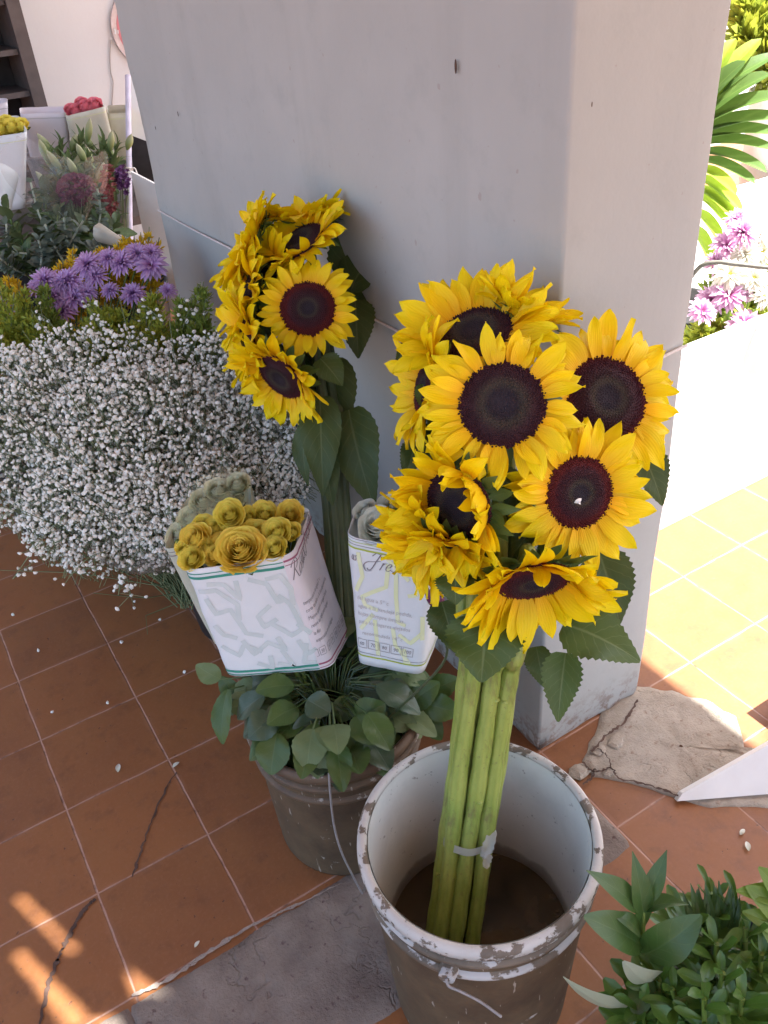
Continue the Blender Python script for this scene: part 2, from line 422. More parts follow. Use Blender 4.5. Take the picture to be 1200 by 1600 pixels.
for px, wd in (([(910, 1190), (928, 1206), (955, 1200), (968, 1215), (1010, 1226), (1062, 1243)], .006), ([(925, 1175), (945, 1150), (975, 1128), (996, 1092)], .007), ([(955, 1200), (948, 1180), (935, 1170)], .004), ([(912, 1225), (925, 1214), (930, 1200)], .006)):
    P, W_ = floor_line(px, wd*.6, .0115); ribbon(m, P, W_, jit=.3)
solo('rubble_crack', m, M_['crack'], kind='structure', loc=V(0, 0, 0))
m = MB()
for px, wd in (([(205, 1556), (262, 1530), (330, 1485), (396, 1444)], .006), ([(396, 1444), (450, 1420), (510, 1392), (570, 1366)], .004)):
    P, W_ = floor_line(px, wd, .0035, rough=.002); ribbon(m, P, W_, jit=.2)
solo('mortar_seam', m, M_['mortar'], kind='structure', loc=V(0, 0, 0))

# loose stones broken out of the wall foot
for i, (x, y, r_) in enumerate(((935, 1172, .018), (905, 1205, .024), (962, 1160, .02), (950, 1205, .015))):
    m = MB(); c = on(x, y, 2, .005)
    m.ball((0, 0, 0), r_*.9, 9, 6, (1, .8, .28))
    m.v = [tuple(V(p)*(1+.35*mnoise.noise(V(p)*70+V(i*9, 0, 0)))+c) for p in m.v]
    solo('broken_stone', m, M_['concrete'], ['pinkish broken stone at the wall foot touching the crack', 'broken stone half hidden beside the front bucket rim', 'beige broken stone up against the wall corner', 'smallest broken stone between the two cracks'][i], 'stone', 'broken stones at the wall foot', smooth=False)

# the thick wall end (pillar)
PX0, PX1, PY1, PH = .792, 1.047, 1.664, 2.62
m = MB(); rc = .006
ol = []
for cx, cy, a0 in ((PX0, 0, PI), (PX1, 0, 1.5*PI), (PX1, PY1, 0), (PX0, PY1, .5*PI)):
    ox = cx+(rc if cx == PX0 else -rc); oy = cy+(rc if cy == 0 else -rc)
    for k in range(5):
        a = a0+k*PI/8; ol.append((ox+rc*math.cos(a), oy+rc*math.sin(a)))
dense = []
for i in range(len(ol)):
    a, b = V(ol[i]), V(ol[(i+1) % len(ol)]); k = max(1, int(np.linalg.norm(b-a)/.03))
    dense += [a+(b-a)*j/k for j in range(k)]
rows = []; cc = V(.92, .83)
for z in [.0, .01, .02, .035]+[.05+i*.0428 for i in range(61)]:
    row = []
    for p in dense:
        d = .0035*mnoise.noise((p[0]*5, p[1]*5, z*5))+.0012*mnoise.noise((p[0]*25, p[1]*25, z*25))
        if z < .05: d += .006*mnoise.noise((p[0]*30, p[1]*30, z*40)) - (.05-z)*.12
        o_ = V(-1 if p[0] < PX0+.004 else (1 if p[0] > PX1-.004 else 0), -1 if p[1] < .004 else (1 if p[1] > PY1-.004 else 0))
        q = p+o_*d; row.append((q[0], q[1], z))
    rows.append(row)
m.grid(rows, True)
pillar = thing('pillar', 'thick grey-white plastered pillar standing behind the sunflowers', 'pillar', (.92, .83, 0))
part('plaster_shaft', m, M_['plaster'], pillar)
for x, y, l_ in ((712, 104, .018), (278, 178, .012), (243, 200, .01), (925, 163, .006)):
    m = MB(); c = on(x, y, 0, PX0-.0035) if x < 890 else on(x, y, 1, -.0035)
    m.ball(c, l_*.5, 8, 5, (.12, .28, 1)); part('plaster_chip', m, M_['crack'], pillar)

# string tied round the pillar
sp = [on(x, y, 0, PX0-.006) for x, y in ((246, 328), (300, 358), (365, 391), (470, 443), (580, 497), (640, 528), (760, 590), (868, 640))]
se = [on(x, y, 1, -.006) for x, y in ((884, 640), (960, 600), (1040, 556), (1074, 540))]
m = MB(); m.tube(spline(sp+se, 5), .0021, 6, ribs=.25)
solo('string', m, simple('white_string', (.72, .68, .66), (.55, .5, .48), .8, 200), 'thin white string tied around the grey pillar', 'string')

# unseen roof slab, edges shaped for the shade, gaps cut to cast sun streaks
RZ = 2.62
def roof_at(px, py): p = on(px, py, 2, 0); return p+SUNV*(RZ/SUNV[2])
holes = []
for quad in ([(18, 1398), (48, 1402), (140, 1492), (110, 1490)], [(20, 1488), (44, 1486), (160, 1600), (110, 1610)], [(192, 1500), (240, 1535), (282, 1560), (216, 1556)], [(150, 1590), (186, 1588), (215, 1640), (150, 1640)]):
    holes.append([roof_at(*q) for q in quad])
def inside(poly, x, y):
    c = False; n = len(poly)
    for i in range(n):
        a, b = poly[i], poly[(i+1) % n]
        if (a[1] > y) != (b[1] > y) and x < (b[0]-a[0])*(y-a[1])/(b[1]-a[1])+a[0]: c = not c
    return c
RX1 = 1.13 + SUNV[0]/SUNV[2]*RZ
hx = [p[0] for h in holes for p in h]; hy = [p[1] for h in holes for p in h]
bx0, bx1, by0, by1 = min(hx)-.01, max(hx)+.01, min(hy)-.01, max(hy)+.01
m = MB(); z0, z1 = RZ, RZ+.02
RX0, RY0, RY1 = -1.25, -3.6, 4.2
for lo, hi in (((RX1, RY0), (6.0, -.97)), ((RX0, RY0), (bx0, RY1)), ((bx1, RY0), (RX1, RY1)), ((bx0, RY0), (bx1, by0)), ((bx0, by1), (bx1, RY1))):  # first box: added extension, only there to shade the pillar end and right floor
    m.box((lo[0], lo[1], z0), (hi[0], hi[1], z1))
ST = .006; nxc = int((bx1-bx0)/ST); nyc = int((by1-by0)/ST)
for i in range(nxc+1):
    x = bx0+i*ST; run = None
    for j in range(nyc+2):
        y = by0+j*ST
        solid = j <= nyc and not any(inside(h, x+ST/2, y+ST/2) for h in holes)
        if solid and run is None: run = y
        if not solid and run is not None:
            m.box((x, run, z0), (min(x+ST, bx1), min(y, by1), z1)); run = None
solo('portico_shade_roof', m, M_['white_wall'], 'unseen white flat roof slab shaped to shade the flower stalls', 'roof', smooth=False)

# back wall, side wall
m = MB(); m.box((-2.6, 3.5, 0), (3.2, 3.62, RZ)); solo('back_wall', m, M_['white_wall'], 'white painted wall behind the paper wrapped bunches', 'wall', smooth=False)
cw = MB(); cw.box((1.9, 2.9, 0), (8.5, 3.05, 2.1)); solo('yard_wall', cw, M_['white_wall'], 'white wall of the sunlit yard behind the palm leaves', 'wall', smooth=False)
# dark wooden shelf unit at the far left
M_['dark_wood'] = simple('dark_wood', (.11, .09, .085), (.075, .06, .058), .6, 14)
M_['dark'] = simple('dark_cloth', (.02, .017, .018), (.035, .03, .03), .8, 20)
a = on(60, 175, 1, 3.42); b = on(25, 30, 1, 3.42)
sh = thing('shelf_unit', 'dark wooden shelf unit against the white wall', 'shelf', (a[0]-.4, 3.3, 0))
X1 = a[0]
m = MB(); m.box((X1-.05, 3.2, 0), (X1, 3.49, 2.3)); part('side_panel', m, M_['dark_wood'], sh, False)
m = MB(); m.box((X1-.85, 3.46, 0), (X1-.052, 3.49, 2.3)); part('back_panel', m, M_['dark'], sh, False)
for z in (.55, .8, .95, 1.12, 1.4, 1.8, 2.25):
    m = MB(); m.box((X1-.85, 3.22, z), (X1-.053, 3.457, z+.02)); part('shelf', m, M_['dark_wood'], sh, False)

# round wall sign and its cable
c = on(231, 42, 1, 3.48); R_ = .163
sg = thing('wall_sign', 'round faded red sign with a pale rim on the white wall', 'sign', c)
def discm(m, c, r, y, n=64): m.add([V(c[0], y, c[2])]+[V(c[0]+r*math.cos(2*PI*k/n), y, c[2]+r*math.sin(2*PI*k/n)) for k in range(n)], [(0, 1+(k+1) % n, 1+k) for k in range(n)])
m = MB(); m.tube([(c[0], 3.497, c[2]), (c[0], 3.478, c[2])], R_, 64); part('rim', m, simple('sign_rim', (.72, .62, .62), None, .4), sg, False)
m = MB(); discm(m, c, R_*.86, 3.4765); part('face', m, simple('sign_red', (.62, .22, .25), (.55, .19, .22), .4, 8), sg)
m = MB(); p0 = on(180, 50, 1, 3.474)
ribbon(m, [p0+V(0, 0, .012), p0+V(.003, 0, .003), p0+V(-.002, 0, -.008)], .008, V(0, -1, 0)); ribbon(m, [p0+V(.014, 0, .006), p0+V(.012, 0, -.008)], .005, V(0, -1, 0)); part('mark', m, M_['white_wall'], sg)
m = MB(); m.tube(spline([on(x, y, 1, 3.49) for x, y in ((174, 62), (172, 85), (173, 112), (177, 130), (175, 165), (176, 200))], 6), .003, 6)
solo('cable', m, M_['ink_pale'], 'thin grey cable hanging down the white wall below the sign', 'cable')

# white pole, boards leaning beyond the pillar edge
p1, p0 = at(200, 130, 2.95), at(203, 366, 2.95)
base = p0.copy(); top = p1+(p1-p0)*.05; base = p0+(p0-p1)*((p0[2])/(p1[2]-p0[2]))
pole = thing('pole', 'slim lilac white metal pole beside the leaning boards', 'pole', base)
m = MB(); m.tube([base, p0, top], .0095, 12); part('tube', m, simple('lilac_paint', (.60, .58, .72), None, .4), pole)
m = MB(); q = at(202, 268, 2.95); ax_ = nz(p1-p0)
for k in (-1, 0, 1): m.tube([q+ax_*.008*k+(RT*math.cos(t)+FW*math.sin(t))*.0115 for t in np.linspace(0, 2*PI, 13)], .003, 5)
m.tube(spline([q-FW*.011, q+RT*.02-FW*.01+UP*.008, q+RT*.03-FW*.01-UP*.012], 4), .0025, 5); part('tie', m, M_['white_board'], pole)
def board(name, px, d, mat, label, cat, t=.012):
    P = [at(x, y, dd) for (x, y), dd in zip(px, d)]; n = nz(np.cross(P[1]-P[0], P[2]-P[0])); m = MB()
    P[3] = P[3]-n*((P[3]-P[0]) @ n); m.slab(P, n*t); return solo(name, m, mat, label, cat, smooth=False)
board('leaning_board', [(204, 268), (290, 312), (330, 520), (248, 470)], [2.75, 2.75, 2.95, 2.95], M_['white_board'], 'white board leaning behind the edge of the grey pillar', 'board')
board('dark_panel', [(201, 210), (280, 240), (300, 330), (212, 272)], [3.0, 3.0, 3.05, 3.05], M_['dark'], 'black panel above the white leaning board by the pole', 'panel')
board('pale_panel', [(201, 122), (280, 150), (296, 262), (202, 212)], [3.12, 3.12, 3.15, 3.15], M_['white_board'], 'tall pale panel behind the pole above the black panel', 'panel')

# white foam board propped low at the right
A, Bq = on(1058, 1252, 2, .010), on(1260, 1236, 2, .010); en = nz(Bq-A); pn = nz(np.cross(en, nz(UPW+V(-en[1], en[0], 0)*.75)))
def on_plane(x, y): d = FW+RT*(x-600)/F-UP*(y-800)/F; return CAM+d*(((A-CAM) @ pn)/(d @ pn))
m = MB(); m.slab([A, Bq, on_plane(1260, 1130), on_plane(1066, 1240)], pn*(.016 if pn @ FW > 0 else -.016))
solo('foam_board', m, M_['white_board'], 'white foam board propped on the beige rubble', 'board', smooth=False)
q0 = on(1188, 1112, 2, .0); m = MB(); m.box((q0[0]+.02, q0[1]-.16, .001), (q0[0]+.5, q0[1]-.01, .085)); solo('foam_box', m, M_['white_board'], 'white foam box in full sun behind the foam board', 'box', smooth=False)

# ------------------------------------------------------------------ buckets
def flake_mat(name, paint, under, amt, scale=26, tint=None):
    g = N(name); co = g.coord(); mp = g.n('ShaderNodeMapping'); g.l(co, mp.inputs[0]); mp.inputs['Scale'].default_value = (1, 1, 1.5)
    big = g.noise(scale, 6, .62, mp.outputs[0]); k = g.ramp(big, [(amt-.015, 0), (amt+.015, 1)])
    dirt = g.ramp(g.noise(scale*.5, 6, .7), [(.4, 0), (.7, 1)])
    p_ = g.mix(g.math('MULTIPLY', dirt, .4), paint, tuple(x*.62 for x in paint))
    u_ = g.mix(dirt, under, tint or tuple(x*.55 for x in under))
    scr = g.n('ShaderNodeMapping'); g.l(co, scr.inputs[0]); scr.inputs['Scale'].default_value = (170, 170, 26); scr.inputs['Rotation'].default_value = (.4, .3, 0)
    s_ = g.ramp(g.noise(1, 2, .5, scr.outputs[0]), [(.69, 0), (.73, 1)])
    c = g.mix(k, u_, p_); c = g.mix(g.math('MULTIPLY', s_, .65), c, (.42, .37, .31))
    h = g.math('ADD', g.math('MULTIPLY', k, .6), g.math('MULTIPLY', g.noise(90, 3), .3))
    return g.out(c, .6, g.bump(h, .5, .002), .3)
M_['flake_rim'] = flake_mat('flaking_rim', (.50, .49, .46), (.17, .14, .11), .46, 30)
M_['flake_rib'] = flake_mat('flaking_rib', (.46, .45, .43), (.17, .135, .10), .50, 22)
M_['brown_body'] = flake_mat('brown_bucket', (.36, .33, .29), (.115, .078, .045), .69, 20, (.060, .040, .026))
M_['rib_rear'] = flake_mat('rear_bucket_rib', (.38, .34, .29), (.135, .092, .058), .60, 22, (.08, .056, .04))
def lining_mat(zw):
    g = N('bucket_lining'); _, _, z = g.xyz(g.coord())
    f = g.ramp(g.noise(6, 5, .6), [(.3, 0), (.7, 1)]); c = g.mix(f, (.58, .575, .535), (.66, .655, .615))
    zz = g.math('ADD', z, g.math('MULTIPLY', g.math('SUBTRACT', g.noise(14, 6, .65), .5), .05))
    tide = g.ramp(zz, [(zw, 1), (zw+.018, .75), (zw+.024, .25), (zw+.07, .1), (zw+.12, 0)])
    c = g.mix(g.math('MULTIPLY', tide, .85), c, (.13, .105, .08))
    sp = g.ramp(g.noise(85, 3, .6), [(.66, 0), (.70, 1)]); c = g.mix(g.math('MULTIPLY', sp, .6), c, (.16, .14, .12))
    sm = g.ramp(g.noise(9, 7, .7), [(.5, 0), (.7, 1)]); c = g.mix(g.math('MULTIPLY', sm, .3), c, (.34, .35, .33))
    return g.out(c, .42, g.bump(g.noise(30, 4), .12, .002), .4)
def water_mat():
    g = N('murky_water'); f = g.ramp(g.noise(9, 5, .6), [(.35, 0), (.7, 1)])
    c = g.mix(f, (.035, .028, .02), (.20, .145, .09))
    p = g.n('ShaderNodeBsdfPrincipled'); g.l(c, p.inputs['Base Color']); p.inputs['Roughness'].default_value = .06; p.inputs['IOR'].default_value = 1.33
    g.l(g.bump(g.noise(26, 3), .22, .003), p.inputs['Normal'])
    t = g.n('ShaderNodeBsdfTransparent'); t.inputs[0].default_value = (.55, .42, .28, 1)
    mx = g.n('ShaderNodeMixShader'); mx.inputs[0].default_value = .62; g.l(t.outputs[0], mx.inputs[1]); g.l(p.outputs[0], mx.inputs[2])
    o = g.n('ShaderNodeOutputMaterial'); g.l(mx.outputs[0], o.inputs[0]); return g.m
M_['water'] = water_mat()
M_['wire'] = simple('grey_wire', (.22, .21, .21), (.32, .3, .29), .45, 60)

def bucket(c, rt, rb, h, label, body, rib, rim, lining, water=None, wob=.004):
    b = thing('bucket', label, 'bucket', (c[0], c[1], 0))
    rad = lambda z: rb+(rt-rb)*z/h
    m = MB(); m.lathe([(rb-.006, .0), (rb, .004)]+[(rad(z), z) for z in np.linspace(.012, h-.012, 26)], 96, c, wob); part('body', m, body, b)
    m = MB(); e = .007
    m.lathe([(rad(h)-.006, h-.03), (rad(h)-.0055, h-.004), (rad(h)-.003, h+.001), (rad(h)+.003, h+.0015), (rad(h)+e, h-.003), (rad(h)+e+.001, h-.013), (rad(h)+.001, h-.016)], 96, c, wob); part('rim', m, rim, b)
    for zc, hh in ((h-.036, .006), (h-.066, .007)):
        m = MB(); R0 = rad(zc)
        m.lathe([(R0-.001, zc-hh), (R0+.005, zc-hh*.7), (R0+.0065, zc), (R0+.005, zc+hh*.7), (R0-.001, zc+hh)], 96, c, wob); part('rib', m, rib, b)
    m = MB(); m.lathe([(.001, .012), (rad(.012)-.012, .012)]+[(rad(z)-.0065, z) for z in np.linspace(.022, h-.004, 20)], 96, c, wob); part('inner_wall', m, lining, b)
    if water:
        m = MB(); rows = [[(c[0]+rr*(rad(water)-.0068)*math.cos(2*PI*k/64), c[1]+rr*(rad(water)-.0068)*math.sin(2*PI*k/64), water) for k in range(64)] for rr in (.02, .25, .5, .75, 1)]
        m.grid(rows[::-1], True); solo('water', m, M_['water'], kind='structure', loc=V(c[0], c[1], water))
    return b, rad
FBC = (.45, -.27)
fb, frad = bucket(FBC, .148, .126, .36, 'large white plastic bucket with flaking brown paint holding the front sunflowers', M_['brown_body'], M_['flake_rib'], M_['flake_rim'], lining_mat(.128), .128)
# lug and broken wire of the front bucket
ang = math.atan2(*(on(700, 1520, 2, .30)[[1, 0]]-V(FBC[1], FBC[0])))
d_ = V(math.cos(ang), math.sin(ang), 0); sd_ = V(-d_[1], d_[0], 0); lc = V(FBC[0], FBC[1], 0)+d_*(frad(.30)+.004)
m = MB(); m.tube([lc+V(0, 0, .300)-d_*.01, lc+V(0, 0, .300)+d_*.010], [.013, .010], 14); part('handle_lug', m, M_['flake_rib'], fb)
m = MB(); m.tube(spline([lc+V(0, 0, .303)+d_*.011, lc+V(0, 0, .293)+d_*.014+sd_*.004, lc+V(0, 0, .285)+d_*.012+sd_*.016, lc+V(0, 0, .268)+d_*.009+sd_*.04, lc+V(0, 0, .245)+d_*.008+sd_*.065], 5), .0018, 6); part('handle_wire', m, M_['wire'], fb)

RBC = (.43, .09)
rb_, rrad = bucket(RBC, .137, .122, .287, 'brown weathered bucket holding the wrapped roses', M_['brown_body'], M_['rib_rear'], M_['rib_rear'], lining_mat(.2), .2)
m = MB(); wp = [at(x, y, 1.365+.0*i) for i, (x, y) in enumerate(((486, 1190), (500, 1195), (513, 1215), (517, 1255), (530, 1320), (548, 1362), (562, 1400)))]
wp = [on(514, 1208, 1, RBC[1]-.128), on(516, 1240, 1, RBC[1]-.134), on(522, 1290, 1, RBC[1]-.140), on(533, 1330, 1, RBC[1]-.15), on(551, 1368, 1, RBC[1]-.165), on(566, 1396, 1, RBC[1]-.172)]
m.tube(spline(wp, 6), .0017, 6); part('wire_handle', m, M_['wire'], rb_)
M_['black_plastic'] = simple('black_plastic', (.018, .018, .02), (.03, .028, .03), .45, 15)

# ------------------------------------------------------------------ sunflowers
def sunflower(name_label, cat_group, c, n, R, L, cup, stem_pts, stem_r, stem_mat_, seed, bend=-.35, npet=(24, 22), leaves=(), droop=0, openness=1.0, spread=.25, hide_disc=False, flop=None):
    rg = random.Random(seed); c = V(c); e1, e2, n = fr(n)
    root = thing('sunflower', name_label, 'sunflower', stem_pts[-1], cat_group)
    # disc
    m = MB(); rows = []; uvs = []
    for i in range(11):
        q = i/10; rr = R*1.03*q; hh = .16*R*(1-q**2.5)-.03*R+.05*R*math.exp(-((q-.55)/.12)**2)-.07*R*math.exp(-(q/.28)**2)
        rows.append([c+e1*rr*math.cos(2*PI*k/40)+e2*rr*math.sin(2*PI*k/40)+n*hh for k in range(40)]); uvs += [(.5, q)]*40
    m.grid(rows, True, uvs)
    NF = 760
    for k in range(NF):
        q = math.sqrt((k+.5)/NF)*1.03; th = k*2.399963; rr = R*q
        hh = .16*R*(1-min(1, q)**2.5)-.03*R+.05*R*math.exp(-((q-.55)/.12)**2)-.07*R*math.exp(-(q/.28)**2)
        p = c+(e1*math.cos(th)+e2*math.sin(th))*rr+n*hh
        o_ = e1*math.cos(th)+e2*math.sin(th); t_ = np.cross(n, o_)
        s = R*(.030+.02*q)*rg.uniform(.8, 1.2); hgt = R*(.025+.05*q**3)*rg.uniform(.6, 1.3)
        tip = p+n*hgt+o_*s*.5*rg.uniform(-.6, .8)
        m.add([p+o_*s, p+t_*s, p-o_*s, p-t_*s, tip], [(0, 1, 4), (1, 2, 4), (2, 3, 4), (3, 0, 4)], [(.5, min(1, q))]*5)
    part('disc', m, M_['disc%d' % (seed % 3)], root, smooth=False)
    # petals
    m = MB()
    for layer, cnt in enumerate(npet):
        for k in range(cnt):
            th = 2*PI*(k+layer*.5+rg.uniform(-.28, .28))/cnt
            o_ = e1*math.cos(th)+e2*math.sin(th)
            cu = cup+(-.16 if layer == 0 else .06)+rg.gauss(0, .12); bn = bend+rg.gauss(0, .36)
            ln = L*rg.choice([rg.uniform(.80, 1.14), rg.uniform(.85, 1.12), rg.uniform(.62, 1.0)])*(1 if layer == 0 else .93)
            if flop:
                for fth, fw_, fcup, fb_ in flop:
                    dd = abs((th-fth+PI) % (2*PI)-PI)
                    if dd < fw_: cu += fcup*(1-dd/fw_)**.5; bn += fb_*(1-dd/fw_)**.5
            wd = ln*rg.uniform(.34, .46)*openness
            LS = 9; W = 3; t_ = np.cross(n, o_); tw = rg.gauss(0, .42); sway = rg.gauss(0, .16); rows = []; uvs = []
            p = c+o_*R*.93-n*R*(.03+.05*(1-layer)); a = cu
            fold = rg.uniform(.10, .34); ph = rg.uniform(0, 6)
            for i in range(LS+1):
                t = i/LS
                prof = np.interp(t, [0, .12, .35, .58, .78, .91, 1], [.42, .66, .97, 1.0, .74, .40, .03])
                d = o_*math.cos(a)+n*math.sin(a)+t_*sway*t*1.6
                nn = nz(-o_*math.sin(a)+n*math.cos(a)); ww = tw*t
                sd = t_*math.cos(ww)+nn*math.sin(ww); nn = nn*math.cos(ww)-t_*math.sin(ww)
                for_ = []
                for j in range(-W, W+1):
                    q = j/W
                    for_.append(p+sd*wd*.5*prof*q+nn*(fold*wd*.5*prof*(abs(q)**1.5)+.012*wd*math.cos(q*9)+(.09*wd*math.sin(t*7+ph+q*2.5)*t)+.10*wd*math.sin(ph*3+t*3)*q*t)); uvs.append((q*.5+.5, t))
                rows.append(for_)
                p = p+nz(d)*ln/LS; a += bn/LS + (V(0, 0, -1) @ nn)*droop/LS
            m.grid(rows, False, uvs)
    part('petals', m, M_['sun_petal'], root)
    # calyx: green back and bracts
    m = MB()
    for rr_, hh_ in (((1.0, .02), (1, 0)),): pass
    prof = [(1.03, -.03), (1.0, -.14), (.82, -.30), (.5, -.42), (.2, -.5)]
    m.grid([[c+(e1*math.cos(2*PI*k/24)+e2*math.sin(2*PI*k/24))*R*a+n*R*b for k in range(24)] for a, b in prof], True)
    for layer in (0, 1):
        for k in range(15):
            th = 2*PI*(k+layer*.5+rg.uniform(-.2, .2))/15; o_ = e1*math.cos(th)+e2*math.sin(th)
            b0 = c+o_*R*.9-n*R*.22; aa = cup+rg.uniform(-.75, -.1)-layer*.25
            m.leaf(b0, b0+(o_*math.cos(aa)+n*math.sin(aa))*L*rg.uniform(.42, .62), L*.24, n, 'lance', 6, 2, .3, rg.uniform(-.15, .15))
    part('calyx', m, M_['bract'], root)
    P = spline([c-n*R*.40, c-n*(R*.40+.022)]+[V(p) for p in stem_pts], 7); k = len(P)
    m = MB(); m.tube(P, [stem_r*(.62+.38*min(1, i/(k*.35)))*(1+.06*math.sin(i*2.1+seed)+.05*math.sin(i*.7+seed*3)) for i in range(k)], 18, ribs=-.05)
    for i in range(int(k*.4), k-2, 6):                              # leaf scars
        q = P[i]; a = rg.uniform(0, 6); d = V(math.cos(a), math.sin(a), .3)
        m.ball(q+d*stem_r*.80, stem_r*.42, 8, 5, (1, 1, .6))
    part('stem', m, stem_mat_, root)
    for lf in leaves: make_leaf(root, *lf)
    return root

def make_leaf(root, bpx, bd, tpx, td, width, face, curl=.12, dark=False, serr=.06, fold=.18, petiole=None, shape='heart', wave=.12, twist=0):
    b, t = at(*bpx, bd), at(*tpx, td)
    m = MB(); m.leaf(b, t, width*(bd+td)/2/F, face, shape, 26, 5, fold, curl, serr, wave, twist, seed=bpx[0])
    if petiole is not None:
        pb = at(*petiole[:2], petiole[2]); m.tube(spline([pb, (pb+b)/2+V(0, 0, .008), b], 4), .0028, 6)
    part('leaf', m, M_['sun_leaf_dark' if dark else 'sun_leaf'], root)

GR = 'sunflowers in the front white bucket'
# bundle axis of the front bunch, from the bucket floor to just under the heads
B0 = V(.396, -.268, .055); B1 = at(768, 1040, 1.075)
bax = nz(B1-B0); ba, bb, _ = fr(bax, V(FW))      # bb/ba span the bundle section
slots = [(-1.95, -.95), (.05, -1.25), (1.98, -.85), (-2.5, 1.0), (-1.0, .75), (1.05, .85), (2.4, 1.0), (-1.7, 2.5), (.0, 2.5), (1.7, 2.5)]
lat = nz(RT-bax*(RT @ bax)); dep = nz(np.cross(bax, lat)); dep = dep if dep @ FW > 0 else -dep
def slot_pts(i, r=.0112, jog=0):
    u_, v_ = slots[i]; o_ = lat*u_*r*1.04+dep*v_*r
    rg = random.Random(i+50); k = .9+.2*rg.random()
    return [B1+bax*.045+o_*1.25, B1+o_, B1*.68+B0*.32+o_*1.0+lat*rg.uniform(-.003, .003), B1*.36+B0*.64+o_*.96+lat*rg.uniform(-.003, .003), B0+o_*1.05+bax*rg.uniform(-.012, .02)]
def px(n, d): return n*d/F
def SF(label, p, d, disc, n, cup, plen, slot, seed, r=.0113, **k):
    c = at(p[0], p[1], d)
    return sunflower(label, GR, c, cdir(*n), px(disc, d), px(plen, d), cup, slot_pts(slot), r, M_['sun_stem'], seed, **k)
SF('front sunflower with the widest full face, at the centre of the right bunch', (785, 632), .965, 67, (-.10, .12, 1), .22, 72, 1, 11, bend=-.35,
   leaves=[((752, 735), 1.0, (838, 792), .985, 62, cdir(.3, .45, .8), .10), ((660, 600), 1.06, (678, 662), 1.05, 34, VW, .1)])
SF('rightmost sunflower, dark face turned towards the sunny yard', (948, 622), 1.04, 66, (.22, .12, 1), .18, 76, 2, 12, bend=-.25,
   leaves=[((1000, 700), 1.1, (1035, 790), 1.1, 60, VW, .1, True)])
SF('sunflower with a pale speck on its dark face, right side of the right bunch', (906, 770), 1.0, 57, (.28, -.16, 1), .25, 76, 6, 13, bend=-.3)
SF('topmost sunflower of the right bunch, tilted up behind the widest face', (742, 520), 1.05, 60, (-.32, .62, .75), .52, 84, 4, 14, bend=-.2)
SF('sunflower turned away at the upper right edge of the top, mostly petals', (815, 492), 1.09, 40, (.35, .75, .3), .8, 66, 5, 15, bend=-.3)
SF('sunflower facing left in profile beside the widest face, over the dark shade', (664, 604), 1.06, 46, (-.88, .12, .28), .6, 74, 3, 16, bend=-.5)
SF('sunflower with ragged petals curling over its face, left of the green leaf', (714, 790), .985, 58, (-.55, -.30, .7), .66, 82, 0, 17, bend=-.15, spread=.4,
   flop=[(0.6, 1.2, .8, .2), (3.4, .8, .5, .6)])
SF('lowest left sunflower in profile with one long petal over the white roses', (664, 836), 1.04, 40, (-.75, -.32, .4), .75, 72, 7, 18, bend=-.55)
SF('drooping sunflower facing down at the bottom of the right bunch', (833, 910), .985, 60, (.10, -.84, .5), .72, 92, 9, 19, bend=-.15,
   leaves=[((760, 965), 1.04, (752, 1066), 1.015, 124, cdir(-.1, .35, .9), .04, False, .05, .12),
           ((880, 975), 1.05, (1000, 1034), 1.03, 98, cdir(.0, .5, .8), .10, False, .07, .2),
           ((884, 1020), 1.07, (872, 1128), 1.06, 62, cdir(-.3, .2, .9), .08, False, .08, .5)])
SF('half hidden sunflower hanging below the ragged one beside the printed sleeve', (702, 862), 1.02, 40, (-.45, -.75, .4), .6, 82, 8, 20, bend=-.45,
   leaves=[((712, 895), 1.0, (712, 945), .995, 62, cdir(-.2, .3, .9), .1), ((838, 1010), 1.1, (852, 1075), 1.1, 44, cdir(-.3, .2, .9), .1, True),
           ((935, 860), 1.1, (968, 975), 1.1, 84, VW, .08, True), ((640, 535), 1.12, (618, 566), 1.12, 22, VW, .1, True), ((690, 940), 1.09, (712, 1020), 1.08, 60, VW, .1, True)])
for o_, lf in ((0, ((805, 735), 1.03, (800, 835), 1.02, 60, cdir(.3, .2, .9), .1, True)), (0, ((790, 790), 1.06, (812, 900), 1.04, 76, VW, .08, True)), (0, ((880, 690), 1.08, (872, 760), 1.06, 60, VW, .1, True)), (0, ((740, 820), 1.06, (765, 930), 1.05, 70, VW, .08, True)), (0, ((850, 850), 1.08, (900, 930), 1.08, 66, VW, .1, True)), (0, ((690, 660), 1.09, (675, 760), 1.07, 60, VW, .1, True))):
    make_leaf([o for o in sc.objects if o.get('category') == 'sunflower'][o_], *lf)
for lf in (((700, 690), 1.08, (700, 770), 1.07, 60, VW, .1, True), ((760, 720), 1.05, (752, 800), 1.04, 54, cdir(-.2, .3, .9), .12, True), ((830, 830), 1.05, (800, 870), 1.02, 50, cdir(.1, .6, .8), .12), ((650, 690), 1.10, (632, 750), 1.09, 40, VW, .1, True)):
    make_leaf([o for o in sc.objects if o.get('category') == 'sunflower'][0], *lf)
# small pale speck resting on the right-hand face
m = MB(); q = at(903, 783, .985); m.leaf(q-RT*.004-UP*.002, q+RT*.004+UP*.003, .005, VW, 'ovate', 5, 2, .5, .3); m.leaf(q, q+RT*.003-UP*.004, .003, VW, 'lance', 4, 2, .4, .2)
solo('petal_scrap', m, M_['white_board'], 'tiny pale scrap of petal on a dark sunflower face', 'scrap')
